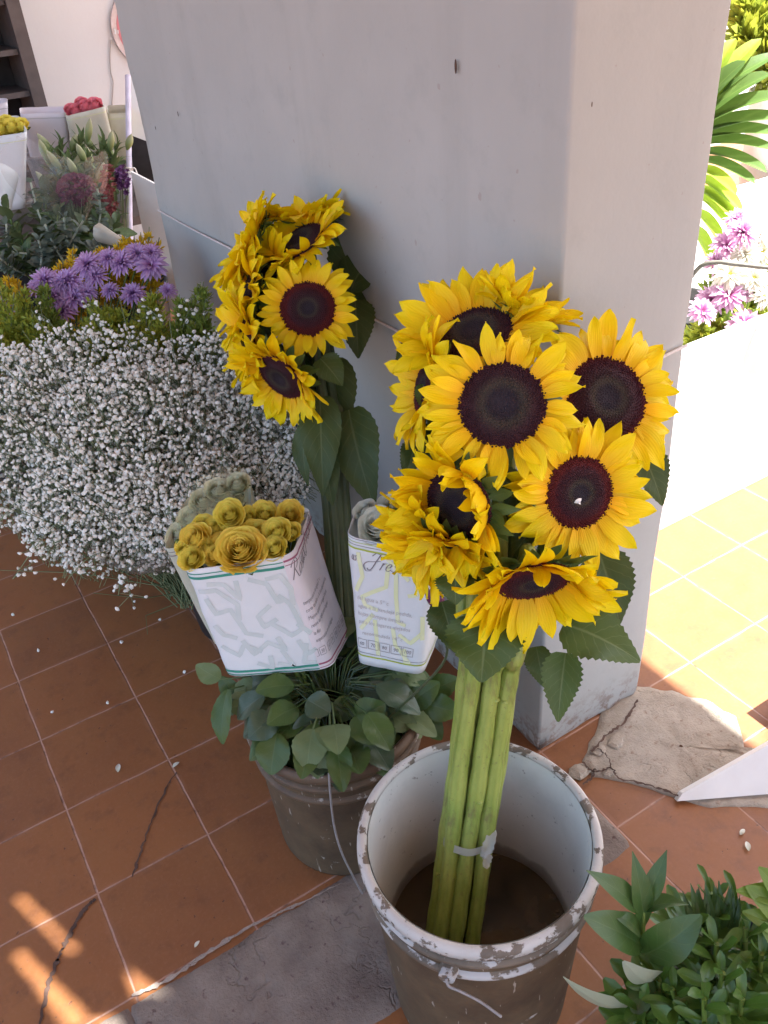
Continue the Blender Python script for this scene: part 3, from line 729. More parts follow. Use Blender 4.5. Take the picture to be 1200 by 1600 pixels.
# clear tape binding the stems
M_['tape'] = None
g = N('clear_tape'); M_['tape'] = g.out((.62, .65, .62), .25, g.bump(g.noise(80, 3), .4, .002), .5, .3, alpha=.62)
m = MB(); Bt = B0+bax*((on(725, 1318, 1, -.26)-B0) @ bax)
tb = B0+bax*(.205*1.0)
tP = at(722, 1312, 1.165); tb = B0+bax*((tP-B0) @ bax)
rows = []
for hh in (-.006, .006):
    rows.append([tb+lat*math.cos(t)*.0325+dep*math.sin(t)*.0265+bax*(hh+.004*math.cos(t+.6)+.0012*math.sin(5*t)) for t in np.linspace(0, 2*PI, 49)])
m.grid(rows)
kn = tb+lat*.020-dep*.026
m.leaf(kn-UP*.004-RT*.003, kn+UP*.034+RT*.014, .015, VW, 'rect', 10, 3, .7, .15, .12, .5, .6)
m.leaf(kn+UP*.006+RT*.004, kn-UP*.020+RT*.003, .013, nz(VW+RT*.6), 'rect', 8, 3, .6, -.15, .12, .5, -.5)
m.ball(kn, .0055, 8, 5, (1, .8, .7))
solo('tape_band', m, M_['tape'], 'clear plastic tape tied around the thick sunflower stems', 'tape')

# ---- rear bunch, leaning on the pillar face
GL = 'sunflowers leaning on the grey pillar'
LB0 = V(.455, .115, .05); LB1 = at(520, 770, 1.50)
lax = nz(LB1-LB0); llat = nz(RT-lax*(RT @ lax)); ldep = nz(np.cross(lax, llat))
def lslot(i):
    u_, v_ = [(-1, -.6), (0, -.9), (1, -.6), (-1, .6), (0, .9), (1, .7), (1.9, 0)][i]
    o_ = (llat*u_+ldep*v_)*.0105
    return [LB1+lax*.10+o_*1.3, LB1+o_, (LB0+LB1)/2+o_, LB0+o_]
def LF(label, p, d, disc, n, cup, plen, slot, seed, **k):
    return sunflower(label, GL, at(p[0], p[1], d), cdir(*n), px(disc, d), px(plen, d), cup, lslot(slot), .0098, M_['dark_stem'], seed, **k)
LF('round open sunflower showing its whole dark face, centre of the bunch on the pillar', (481, 482), 1.42, 43, (0, .06, 1), .25, 44, 1, 31, bend=-.35,
   leaves=[((500, 560), 1.44, (535, 603), 1.44, 50, cdir(.1, .3, .9), .08), ((395, 500), 1.47, (418, 540), 1.44, 26, cdir(-.3, .4, .8), .15, True)])
LF('topmost sunflower on the pillar, tilted up to the left', (468, 376), 1.48, 41, (-.42, .55, .62), .5, 58, 2, 32, bend=-.2,
   leaves=[((552, 440), 1.58, (584, 338), 1.62, 100, cdir(-.1, -.2, 1), .05, True, .03), ((548, 455), 1.56, (612, 394), 1.60, 72, cdir(-.4, .3, .8), .2, True, .03),
           ((545, 440), 1.58, (572, 520), 1.58, 105, VW, .05, True, .04)])
LF('drooping sunflower facing down left, lowest of the bunch on the pillar', (438, 590), 1.42, 42, (-.48, -.66, .45), .5, 58, 0, 33, bend=-.15,
   leaves=[((500, 620), 1.45, (505, 775), 1.44, 66, VW, .06, True, .03), ((545, 640), 1.48, (585, 795), 1.46, 82, cdir(-.3, .1, .9), .06, True, .03),
           ((520, 560), 1.5, (530, 700), 1.5, 70, VW, .05, True, .03), ((555, 470), 1.56, (560, 560), 1.55, 60, VW, .05, True, .05), ((478, 660), 1.47, (482, 760), 1.46, 40, cdir(-.5, .1, .8), .1, True, .03), ((505, 700), 1.46, (520, 790), 1.45, 44, VW, .1, True, .03)])
LF('sunflower facing left in profile at the upper left of the bunch on the pillar', (390, 382), 1.52, 36, (-.80, .35, .3), .55, 58, 3, 34, bend=-.45)
LF('sunflower facing left in profile over the green sprigs, bunch on the pillar', (388, 462), 1.49, 38, (-.85, .1, .35), .6, 62, 4, 35, bend=-.5)
LF('sunflower facing left in profile above the drooping one by the small white blossoms', (386, 528), 1.47, 36, (-.85, -.2, .35), .55, 60, 5, 36, bend=-.4)
LF('small half open sunflower filling the gap left of the round one, bunch on the pillar', (415, 430), 1.50, 34, (-.6, .1, .6), .6, 50, 5, 38, bend=-.3,
   leaves=[((430, 470), 1.50, (395, 560), 1.50, 60, VW, .1, True), ((470, 540), 1.52, (440, 640), 1.50, 60, VW, .1, True)])
LF('sunflower seen from behind at the very top of the bunch on the pillar', (478, 338), 1.56, 38, (-.1, .85, .3), .45, 58, 6, 37, bend=-.3)

# ------------------------------------------------------------------ paper sleeves
class Sleeve:
    def __init__(s, top, bot, rho=.16, wr=.0022, seed=0):
        s.T = [V(p) for p in top]; s.B = [V(p) for p in bot]; s.rho = rho; s.wr = wr; s.seed = seed
        s.cen = (sum(s.T)/4+sum(s.B)/4)/2
    def ring(s, C_, u):
        u = (u % 1)*4; k = int(u) % 4; f = u-int(u); r_ = s.rho
        c = lambda i: C_[i % 4]
        def bez(i, t):
            p = c(i)*(1-r_)+c(i-1)*r_; q = c(i)*(1-r_)+c(i+1)*r_
            return p*(1-t)**2+c(i)*2*t*(1-t)+q*t*t
        if f < r_: return bez(k, .5+f/(2*r_))
        if f > 1-r_: return bez(k+1, (f-(1-r_))/(2*r_))
        return c(k)*(1-f)+c(k+1)*f
    def S(s, u, v, off=0):
        p = s.ring(s.B, u)*(1-v)+s.ring(s.T, u)*v
        q = s.ring(s.B, u+.004)*(1-v)+s.ring(s.T, u+.004)*v
        up = s.ring(s.T, u)-s.ring(s.B, u); n = nz(np.cross(q-p, up))
        ax = (sum(s.T)/4)*v+(sum(s.B)/4)*(1-v)
        if n @ (p-ax) < 0: n = -n
        wn = s.wr*(mnoise.noise(Vector((p[0]*22+s.seed, p[1]*22, p[2]*14)))+.6*mnoise.noise(Vector((p[0]*55, p[1]*55+s.seed, p[2]*40))))
        return p+n*(wn+off)
    def mesh(s, nu=72, nv=22, off=0, topf=None):
        m = MB(); m.grid([[s.S(k/nu, (i/nv)*(topf(k/nu) if topf else 1), off) for k in range(nu)] for i in range(nv+1)], True); return m
    def ribbon(s, pts, wd, off=.0007):             # pts in (u, v); wd in metres, may vary
        P = [s.S(u, v, off) for u, v in pts]; m = []
        rows = []
        for i, p in enumerate(P):
            t = nz(P[min(i+1, len(P)-1)]-P[max(0, i-1)]); n = nz(s.S(pts[i][0], pts[i][1], off+.01)-p)
            sd = nz(np.cross(n, t)); w_ = (wd[i] if hasattr(wd, '__len__') else wd)*.5
            rows.append([p-sd*w_, p+sd*w_])
        return rows
    def band(s, mb, v, wd, u0=0, u1=1, off=.0007, n=96):
        mb.grid(s.ribbon([(u0+(u1-u0)*k/n, v) for k in range(n+1)], wd, off))
    def poly(s, mb, pts, wd, n=6, off=.0007):
        Q = []
        for a, b in zip(pts[:-1], pts[1:]): Q += [(a[0]+(b[0]-a[0])*k/n, a[1]+(b[1]-a[1])*k/n) for k in range(n)]
        mb.grid(s.ribbon(Q+[pts[-1]], wd, off))
    def text(s, mb, txt, u0, v0, size, slope=0, off=.0010, uscale=None):
        cu = bpy.data.curves.new('t', 'FONT'); cu.body = txt; cu.size = 1; cu.resolution_u = 2; cu.shear = .15
        o = bpy.data.objects.new('t', cu); me = bpy.data.meshes.new_from_object(o)
        H = np.linalg.norm(s.T[0]-s.B[0])
        us = uscale; vs_ = []
        for v in me.vertices:
            x, y = v.co.x*size, v.co.y*size
            vs_.append(s.S(u0+x*us, v0+y/H+slope*x/H, off))
        mb.add(vs_, [tuple(p.vertices) for p in me.polygons])
        bpy.data.objects.remove(o); bpy.data.meshes.remove(me); bpy.data.curves.remove(cu)

# hand drawn italic strokes, one unit = x-height
GL_ = {'R': ([[(.1, 0), (.45, 1.0), (.75, 2.0)], [(-.1, 1.55), (.25, 2.0), (.9, 2.15), (1.35, 1.75), (1.1, 1.25), (.55, 1.05)], [(.6, 1.08), (.9, .55), (1.3, -.1), (1.75, .0)]], 1.5),
       'o': ([[(.55, .95), (.15, .7), (.08, .2), (.35, .0), (.7, .25), (.8, .75), (.55, .98), (.75, .85), (1.0, .9)]], .95),
       's': ([[(.75, .9), (.5, 1.0), (.32, .8), (.5, .55), (.58, .25), (.35, .0), (.05, .12)]], .8),
       'a': ([[(.75, .9), (.4, .95), (.08, .45), (.2, .03), (.5, .2), (.82, .95)], [(.82, .95), (.68, .3), (.75, .02), (1.0, .2)]], .98),
       'F': ([[(-.25, .1), (.0, -.15), (.35, .1), (.65, 1.1), (.95, 2.05)], [(.0, 1.75), (.35, 2.15), (.9, 2.05), (1.6, 2.2), (1.9, 2.1)], [(.25, 1.0), (.75, 1.1), (1.2, 1.15)], [(.3, 1.0), (-.4, .9), (-.75, .4), (-.3, -.3), (.4, -.2)]], 1.35),
       'r': ([[(.2, .98), (.12, .5), (.0, 0)], [(.1, .55), (.35, .92), (.62, .95)]], .62),
       'e': ([[(.12, .45), (.5, .55), (.65, .85), (.42, 1.0), (.12, .6), (.12, .15), (.4, .0), (.75, .25)]], .75),
       'c': ([[(.68, .82), (.45, .98), (.12, .6), (.12, .15), (.38, .0), (.7, .2)]], .74), ' ': ([], .6)}
def script(sl_, mb, txt, u0, v0, xh, uscale, wd=.0011, slope=0):
    H = np.linalg.norm(sl_.T[0]-sl_.B[0]); x = 0
    for ch in txt:
        strokes, adv = GL_[ch]
        for st in strokes:
            Q = spline([(a, b, 0) for a, b in st], 5) if len(st) > 2 else [V(a, b, 0) for a, b in st]
            pts = []; wds = []
            for i, q in enumerate(Q):
                X = (x+q[0]+q[1]*.28)*xh; pts.append((u0+X*uscale, v0+q[1]*xh/H+slope*X/H))
                t = Q[min(i+1, len(Q)-1)]-Q[max(0, i-1)]; wds.append(wd*(.45+.75*abs(t[1])/(np.linalg.norm(t)+1e-9)))
            mb.grid(sl_.ribbon(pts, wds, .0010))
        x += adv

def boxnum(sl_, mb, txt, u0, v0, w_, h_, us, size):
    H = np.linalg.norm(sl_.T[0]-sl_.B[0]); a, b = u0, u0+w_*us; c, d = v0, v0+h_/H
    sl_.poly(mb, [(a, c), (b, c), (b, d), (a, d), (a, c)], .0007, 5, .001)
    if txt: sl_.text(mb, txt, u0+w_*us*.5-len(txt)*size*.29*us, v0+h_/H*.5-size*.36/H, size, 0, .001, us)

# --- left sleeve with yellow roses
SL = Sleeve([at(281, 893, 1.235), at(456, 868, 1.235), at(486, 790, 1.33), at(318, 806, 1.345)],
            [at(350, 1058, 1.345), at(517, 1046, 1.345), at(549, 985, 1.44), at(390, 990, 1.45)], .17, .0018, 3)
sl = thing('paper_sleeve', 'white paper sleeve with green stripes, full of yellow roses', 'sleeve', SL.S(.1, 0))
mm = SL.mesh(); o = part('paper', mm, M_['paper'], sl); md = o.modifiers.new('thickness', 'SOLIDIFY'); md.thickness = .0009; md.offset = -1
EDGE = .227                                                       # where the front sheet ends and the pink sheet begins
m = MB(); nu = 24; m.grid([[SL.S(EDGE+.285*k/nu, .004+.992*i/14, .0004) for k in range(nu+1)] for i in range(15)]); part('pink_sheet', m, M_['paper_pink'], sl)
def stripes(S_, name, vs_, mat, root, u0=0, u1=1):
    for v, wd in vs_: m = MB(); S_.band(m, v, wd, u0, u1); part(name, m, mat, root)
stripes(SL, 'green_stripe', ((.918, .0045), (.955, .0016), (.048, .0045), (.015, .0016)), M_['ink_green'], sl, -.22, EDGE)
stripes(SL, 'maroon_stripe', ((.922, .0012), (.957, .0032), (.052, .0032), (.020, .0012)), M_['ink_red'], sl, EDGE+.002, EDGE+.28)
m = MB()
f = lambda s_, v: (s_*.25, v)
for st in ([(.06, .80), (.24, .80), (.38, .66), (.34, .52)], [(.18, .86), (.33, .84), (.42, .70), (.44, .86)], [(.12, .74), (.16, .60), (.30, .62), (.36, .40), (.50, .36)],
           [(.55, .86), (.70, .80), (.74, .64), (.82, .66)], [(.66, .62), (.52, .54), (.54, .44), (.68, .50)], [(.62, .46), (.76, .34), (.88, .40), (.84, .62), (.76, .70)],
           [(.08, .30), (.22, .20), (.30, .30), (.44, .22)], [(.30, .34), (.36, .20), (.52, .30), (.66, .22), (.62, .34)], [(.62, .22), (.68, .06), (.54, .10)],
           [(.80, .30), (.84, .16), (.95, .20)], [(.86, .26), (.78, .08), (.90, .07)], [(.36, .12), (.48, .06), (.50, .18)], [(.70, .84), (.84, .86), (.90, .74), (.86, .60)],
           [(.10, .50), (.16, .40), (.26, .36)], [(.84, .44), (.95, .34)]):
    SL.poly(m, [f(*q) for q in st], .0075, 7, .0006)
part('printed_pattern', m, M_['ink_paleteal'], sl)
m = MB(); US1 = .25/np.linalg.norm(SL.T[2]-SL.T[1]); US1 *= .95
script(SL, m, 'Rosas Frescas', EDGE+.010, .80, .0125, US1*.80, .0014, .22)
part('script_lettering', m, M_['ink_grey'], sl)
m = MB()
for i, ln in enumerate(('temperatura del agua 5° c', 'corte los tallos a la bandeja pedida,', 'Mejore siempre el agua limpia', 'retire las hojas para lograr', 'la flor', 'especialista en los alegres')):
    SL.text(m, ln, EDGE+.016, .58-.066*i, .0092, .02, .001, US1*.74)
part('printed_text', m, M_['ink_grey'], sl)
m = MB()
for i, t in enumerate(('50', '60', '70', '80', '90', '100')): boxnum(SL, m, t, EDGE+.018+.037*i, .125, .0175, .0145, US1*.72, .0095)
SL.poly(m, [(EDGE+.004, .125), (EDGE+.012, .125), (EDGE+.012, .19), (EDGE+.004, .19)], .0007, 4, .001)
part('number_box', m, M_['ink_grey'], sl)

# --- sleeve behind it, pale roses under a translucent sheet
SB = Sleeve([at(252, 864, 1.36), at(395, 812, 1.385), at(391, 740, 1.52), at(290, 778, 1.52)],
            [at(330, 1010, 1.46), at(430, 985, 1.47), at(440, 930, 1.58), at(360, 940, 1.58)], .16, .002, 8)
sb = thing('paper_sleeve', 'pale greenish sleeve holding pale roses, behind the green striped one', 'sleeve', SB.S(.1, 0))
mm = SB.mesh(64, 14); o = part('paper', mm, M_['paper_old'], sb); md = o.modifiers.new('thickness', 'SOLIDIFY'); md.thickness = .0009; md.offset = -1
stripes(SB, 'grey_stripe', ((.93, .0016), (.965, .001)), M_['ink_grey'], sb, -.25, .25)
g = N('tissue_film'); p = g.n('ShaderNodeBsdfPrincipled'); p.inputs['Base Color'].default_value = (.70, .74, .56, 1); p.inputs['Roughness'].default_value = .35
t = g.n('ShaderNodeBsdfTransparent'); t.inputs[0].default_value = (.93, .95, .86, 1); mx = g.n('ShaderNodeMixShader'); mx.inputs[0].default_value = .16
g.l(t.outputs[0], mx.inputs[1]); g.l(p.outputs[0], mx.inputs[2]); oo = g.n('ShaderNodeOutputMaterial'); g.l(mx.outputs[0], oo.inputs[0]); M_['film'] = g.m
m = MB(); rows = []
for i in range(9):
    t = i/8; a = SB.S(.02, 1)*(1-t)+SB.S(.73, 1)*t; b = SB.S(.25, 1)*(1-t)+SB.S(.5, 1)*t
    rows.append([a*(1-q)+b*q+UPW*(.022*math.sin(PI*q)**.5+.012*t)+VW*.008*math.sin(PI*q)**.4 for q in np.linspace(0, 1, 12)])
m.grid(rows); part('tissue_sheet', m, M_['film'], sb)

# --- right sleeve with white roses
SR = Sleeve([at(541, 838, 1.235), at(688, 868, 1.20), at(706, 806, 1.31), at(560, 786, 1.335)],
            [at(556, 1036, 1.345), at(660, 1056, 1.315), at(690, 985, 1.41), at(590, 965, 1.44)], .15, .0018, 14)
sr = thing('paper_sleeve', 'white paper sleeve with lime print holding white roses', 'sleeve', SR.S(.1, 0))
o = part('paper', SR.mesh(), M_['paper'], sr); md = o.modifiers.new('thickness', 'SOLIDIFY'); md.thickness = .0009; md.offset = -1
stripes(SR, 'lime_stripe', ((.925, .0028), (.075, .0026), (.97, .001)), M_['ink_lime'], sr)
stripes(SR, 'grey_stripe', ((.95, .0009), (.10, .0009), (.992, .0009)), M_['ink_grey'], sr)
m = MB()
for st in ([(.12, .9), (.16, .72), (.06, .60)], [(.46, .86), (.44, .68), (.14, .56), (.18, .50), (.34, .48)], [(.54, .92), (.56, .62), (.60, .42), (.70, .40)], [(.40, .92), (.70, .76)], [(.78, .92), (.80, .66), (.70, .64)],
           [(.30, .40), (.34, .10)], [(.54, .36), (.58, .22), (.80, .08)], [(.62, .32), (.78, .26), (.92, .36)], [(.10, .30), (.28, .44)], [(.70, .20), (.74, .08)], [(.9, .5), (.94, .3)]):
    SR.poly(m, [f(*q) for q in st], .0064, 7, .0006)
part('printed_pattern', m, M_['ink_palelime'], sr)
US2 = .25/np.linalg.norm(SR.T[1]-SR.T[0])
m = MB(); script(SR, m, 'as', .004, .835, .0092, US2*.7, .0010); script(SR, m, 'Frescas', .060, .795, .0130, US2*.98, .0014, .06); part('script_lettering', m, M_['ink_grey'], sr)
m = MB()
for i, ln in enumerate(('del agua a 5° c', 'agua a la bandeja pedida,', 'hojas siempre limpias', 'para los lugares alejados')):
    SR.text(m, ln, .016+.003*(i % 2), .535-.062*i, .0100, .02, .001, US2*.98)
SR.text(m, 'recomendada 14° c', .030, .26, .0098, .02, .001, US2)
part('printed_text', m, M_['ink_pale'], sr)
m = MB()
for i, t in enumerate(('60', '70', '80', '90', '100')): boxnum(SR, m, t, .010+.0405*i, .145, .0195, .0165, US2, .0098)
part('number_box', m, M_['ink_grey'], sr)

# ------------------------------------------------------------------ roses
def rose_mesh(seed, layers=((.045, .80, 2, .05), (.10, .83, 3, .08), (.16, .84, 3, .12), (.225, .84, 3, .16), (.29, .82, 4, .22), (.36, .79, 4, .3), (.44, .75, 4, .4), (.53, .70, 5, .45), (.62, .60, 5, .62), (.71, .50, 5, .75), (.80, .36, 6, .9))):
    rg = random.Random(seed); m = MB()
    for li, (r_, top, cnt, flare) in enumerate(layers):
        for k in range(cnt):
            th0 = 2*PI*(k+rg.uniform(-.15, .15))/cnt+li*.9; span = 2*PI/cnt*rg.uniform(.72, .9); rows = []; uvs = []
            tp = top*rg.uniform(.93, 1.05); off = rg.uniform(-.025, .025); NB = 7; NA = 10
            for i in range(NB+1):
                t = i/NB; row = []
                for j in range(NA+1):
                    q = j/NA*2-1; th = th0+q*span
                    edge = 1-.16*abs(q)**2.6
                    z = -.35+(tp+.35)*t*edge
                    rr = r_*(.35+.65*math.sin(min(1, t*1.25)*PI/2))+off*(1+q)+flare*.22*max(0, t-.62)**1.3*2.4
                    z -= flare*.30*max(0, t-.70)**2*6*.35
                    rr *= 1+.06*math.sin(q*4+li*1.7+k*2.3)*t; z += .03*math.sin(q*3+k*1.9+li)*t
                    rr += .018*q*(1 if (k+li) % 2 else -1)
                    row.append((rr*math.cos(th), rr*math.sin(th), z)); uvs.append((j/NA, t))
                rows.append(row)
            m.grid(rows, False, uvs)
    return m
M_['rose_y'] = petal_mat('yellow_rose_petal', (.82, .50, .02), (.90, .75, .07), (.92, .84, .20), .5, .2, .14)
M_['rose_o'] = petal_mat('golden_rose_petal', (.82, .42, .02), (.90, .66, .05), (.92, .78, .17), .5, .2, .14)
M_['rose_p'] = petal_mat('pale_rose_petal', (.56, .62, .36), (.70, .74, .50), (.78, .80, .62), .5, .2, .14)
M_['rose_w'] = petal_mat('white_rose_petal', (.54, .60, .46), (.70, .73, .62), (.76, .78, .70), .5, .25, .12)
M_['rose_r'] = petal_mat('pink_rose_petal', (.70, .07, .16), (.80, .15, .24), (.84, .30, .36), .5, .2, .14)
rose_protos = []
def mesh_only(mb, name, mat): me = mb.mesh(name); me.materials.append(mat); return me
RM = {}
for key, mt in (('y', 'rose_y'), ('o', 'rose_o'), ('p', 'rose_p'), ('w', 'rose_w'), ('r', 'rose_r')):
    RM[key] = [mesh_only(rose_mesh(s_), 'rose_petals', M_[mt]) for s_ in (1, 2, 3)]
M_['rose_leaf'] = leaf_mat('rose_leaf', (.046, .092, .022), (.074, .128, .030), under=(.12, .17, .075), vein=(.10, .155, .06), veins=.5, nv=6, rough=.38, spec=.45)
M_['rose_leaf_light'] = leaf_mat('rose_leaf_light', (.11, .165, .065), (.15, .20, .085), under=(.16, .2, .1), vein=(.18, .24, .11), veins=.4, nv=6)
M_['rose_leaf_blue'] = leaf_mat('rose_leaf_bluish', (.040, .074, .040), (.064, .102, .052), under=(.1, .14, .1), vein=(.10, .135, .095), veins=.5, nv=6, rough=.35, spec=.5)
ri = 0
def rose(label, p, d, r_px, kind, n, neck, foot, group, spin=None, leaves=()):
    global ri; ri += 1; rg = random.Random(ri*7)
    c = at(p[0], p[1], d); s = r_px*d/F/.92
    root = thing('rose', label, 'rose', foot, group)
    me = RM[kind][ri % 3]; o = link(bpy.data.objects.new('petals', me)); o.parent = root
    o.matrix_basis = Matrix.Translation(-worldloc(root)) @ basis(c, n, s, rg.uniform(0, 6) if spin is None else spin)
    m = MB()
    for k in range(5):
        a_, b_, n_ = fr(n); th = 2*PI*k/5; o_ = a_*math.cos(th)+b_*math.sin(th)
        m.leaf(c-n_*s*.42+o_*s*.2, c-n_*s*.15+o_*s*.95, s*.45, n_, 'lance', 5, 2, .3, -.15)
    part('sepals', m, M_['bract'], root)
    m = MB(); m.tube(spline([c-nz(n)*s*.3, c-nz(n)*s*.9, neck, foot], 6), .0035, 8); part('stem', m, M_['green_stem'], root)
    for (lp, ld, ln, wd, deg, face, mt, curl) in leaves:
        b = at(lp[0]-math.cos(math.radians(deg))*ln/2, lp[1]+math.sin(math.radians(deg))*ln/2, ld)
        t = at(lp[0]+math.cos(math.radians(deg))*ln/2, lp[1]-math.sin(math.radians(deg))*ln/2, ld-.012)
        m = MB(); m.leaf(b, t, wd*ld/F, face, 'ovate', 16, 4, .18, curl, .03, .10, rg.uniform(-.3, .3), seed=lp[0])
        m.tube(spline([b, b*.6+neck*.4+UPW*.01, b*.3+neck*.7], 4), .0012, 5)
        part('leaf', m, M_[mt], root)
    return root
upn = nz(UPW*.72+VW*.62)
L1, L2, L3 = 'rose_leaf', 'rose_leaf_light', 'rose_leaf_blue'
fY = V(.415, .055, .03); neckY = at(465, 1075, 1.40)
YL = [  # leaf: centre px, depth, length px, width px, tip direction (deg), facing, material, curl
 [((325, 1050), 1.37, 44, 34, 150, VW, L2, .1), ((352, 1120), 1.36, 86, 36, 265, cdir(-.4, .1, .9), L1, .1), ((373, 1090), 1.38, 60, 30, 250, cdir(-.3, .3, .8), L1, .1)],
 [((428, 1178), 1.30, 66, 54, 262, cdir(-.1, .2, 1), L1, .08), ((396, 1098), 1.36, 44, 32, 165, VW, L2, .1)],
 [((495, 1185), 1.285, 64, 46, 275, cdir(.1, .15, 1), L2, .06), ((434, 1136), 1.32, 58, 24, 185, cdir(0, .7, .7), L1, .1)],
 [((530, 1203), 1.295, 58, 40, 280, cdir(.1, .1, 1), L3, .10), ((478, 1132), 1.32, 44, 38, 200, VW, L3, .1)],
 [((498, 1104), 1.315, 42, 46, 330, cdir(.1, .3, .9), L3, .05), ((516, 1165), 1.31, 46, 40, 320, VW, L1, .1)],
 [((580, 1112), 1.32, 52, 50, 30, cdir(.1, .4, .9), L1, .08), ((560, 1155), 1.32, 70, 42, 240, cdir(-.2, .3, .9), L1, .1)],
 [((597, 1150), 1.32, 58, 42, 290, cdir(.2, .3, .9), L1, .1), ((452, 1064), 1.40, 54, 36, 190, VW, L2, .1)],
 [((538, 1108), 1.36, 44, 38, 250, VW, L1, .1), ((410, 1062), 1.40, 66, 34, 180, cdir(0, .6, .7), L1, .1)],
 [((420, 1118), 1.35, 50, 40, 140, VW, L1, .12), ((360, 1075), 1.40, 50, 34, 130, VW, L1, .1)],
 [((504, 1062), 1.42, 46, 40, 250, cdir(.3, .1, .9), L2, .1)], [((555, 1085), 1.38, 60, 30, 25, VW, L1, .1)], [((465, 1160), 1.36, 44, 32, 230, VW, L1, .1)]]
YR = [((377, 862), 1.235, 39, 'o', 'largest golden rose at the front centre of the green striped sleeve'), ((308, 845), 1.25, 27, 'o', 'golden rose near the left end of the green striped sleeve'),
      ((360, 805), 1.265, 24, 'y', 'bright yellow rose standing highest at the back of the green striped sleeve'), ((434, 833), 1.25, 24, 'y', 'yellow rose against the right side of the sleeve, second from the back corner'),
      ((454, 804), 1.285, 22, 'o', 'golden rose tucked in the back right corner of the green striped sleeve'), ((414, 805), 1.29, 22, 'y', 'yellow rose left of the one in the back right corner of the sleeve'),
      ((430, 858), 1.235, 21, 'y', 'flat yellow rose against the front right edge of the green striped sleeve'), ((300, 873), 1.235, 21, 'y', 'bright yellow rose at the front left corner of the green striped sleeve'),
      ((335, 868), 1.24, 18, 'o', 'small golden rose between the front left corner one and the largest one'), ((336, 828), 1.27, 22, 'y', 'yellow rose behind the golden one at the left of the sleeve'),
      ((397, 832), 1.265, 21, 'y', 'yellow rose behind the largest golden rose, centre of the sleeve'), ((362, 832), 1.262, 18, 'y', 'half hidden yellow rose below the highest one in the sleeve')]
YR += [((322, 855), 1.245, 17, 'y', 'yellow rose wedged between the two front left roses'), ((400, 858), 1.24, 19, 'y', 'yellow rose on the right shoulder of the largest golden one'), ((345, 850), 1.25, 19, 'o', 'golden rose on the left shoulder of the largest one'),
       ((318, 822), 1.275, 18, 'y', 'yellow rose at the back left, next to the pale tissue'), ((388, 808), 1.285, 17, 'y', 'yellow rose between the highest one and the back row'), ((420, 832), 1.262, 17, 'o', 'golden rose in the middle of the right half of the sleeve'), ((456, 832), 1.262, 16, 'y', 'narrow yellow rose pressed to the right wall of the sleeve'), ((290, 858), 1.245, 16, 'y', 'narrow yellow rose pressed to the left wall of the sleeve')]
YL += [[] for _ in range(8)]
rg = random.Random(5)
for i, (p, d, r_, k, lb) in enumerate(YR):
    n = nz(UPW*.5+VW*.9+RT*rg.uniform(-.3, .3)+UPW*rg.uniform(-.1, .2))
    rose(lb, p, d+.012, r_*1.02, k, n, neckY+RT*rg.uniform(-.03, .03)+FW*rg.uniform(-.01, .03), fY+V(rg.uniform(-.03, .03), rg.uniform(-.03, .03), 0), 'yellow roses in the green striped sleeve', None, YL[i])
PRL = ['pale green rose under the tissue at the lower left of the pale sleeve', 'pale green rose under the tissue, left of the centre of the pale sleeve', 'pale green rose under the tissue near the left peak of the pale sleeve', 'pale green rose under the tissue, top centre of the pale sleeve', 'pale green rose under the tissue at the far right peak of the pale sleeve', 'pale green rose under the tissue just above the bright yellow rose', 'pale green rose in the middle of the tissue, behind the yellow ones']
for i, (x, y, r_) in enumerate(((284, 838, 24), (302, 812, 24), (318, 786, 22), (342, 768, 22), (372, 758, 20), (362, 785, 22), (332, 803, 24))):
    rose(PRL[i], (x, y), 1.435, r_, 'p', nz(upn+RT*rg.uniform(-.2, .2)), at(420, 1010, 1.50)+RT*rg.uniform(-.02, .02), V(.40+.01*i, .12, .03), 'pale roses in the greenish sleeve')
WRL = ['widest white rose at the left of the lime printed sleeve', 'white rose at the back of the lime printed sleeve, near its folded corner', 'white rose beside the overhanging sunflower petals in the lime printed sleeve', 'small white rose in the front left corner of the lime printed sleeve', 'white rose half hidden under the sunflower petals over the lime sleeve']
WL = [[((660, 1085), 1.36, 66, 44, 35, cdir(.2, .4, .9), L1, .08), ((620, 1112), 1.35, 44, 38, 300, VW, L1, .1)], [((690, 1105), 1.36, 60, 44, 345, VW, L1, .1), ((640, 1062), 1.40, 60, 40, 10, VW, L1, .1)],
      [((655, 1132), 1.35, 66, 36, 325, cdir(.1, .5, .8), L2, .1), ((690, 1070), 1.40, 56, 42, 20, VW, L1, .1)], [((627, 1085), 1.38, 60, 44, 250, VW, L1, .1), ((600, 1075), 1.38, 50, 40, 200, VW, L1, .1)], [((677, 1135), 1.37, 50, 34, 300, VW, L1, .1), ((585, 1065), 1.42, 60, 36, 190, VW, L1, .1)]]
for i, (x, y, d, r_) in enumerate(((592, 826, 1.245, 33), (612, 800, 1.30, 28), (640, 832, 1.235, 28), (573, 800, 1.30, 20), (668, 830, 1.245, 26))):
    rose(WRL[i], (x, y), d, r_, 'w', nz(upn+RT*rg.uniform(-.3, .1)), at(610, 1070, 1.38)+RT*rg.uniform(-.02, .02), V(.47+.01*i, .10, .03), 'white roses in the lime printed sleeve', None, WL[i])
mb_ = None
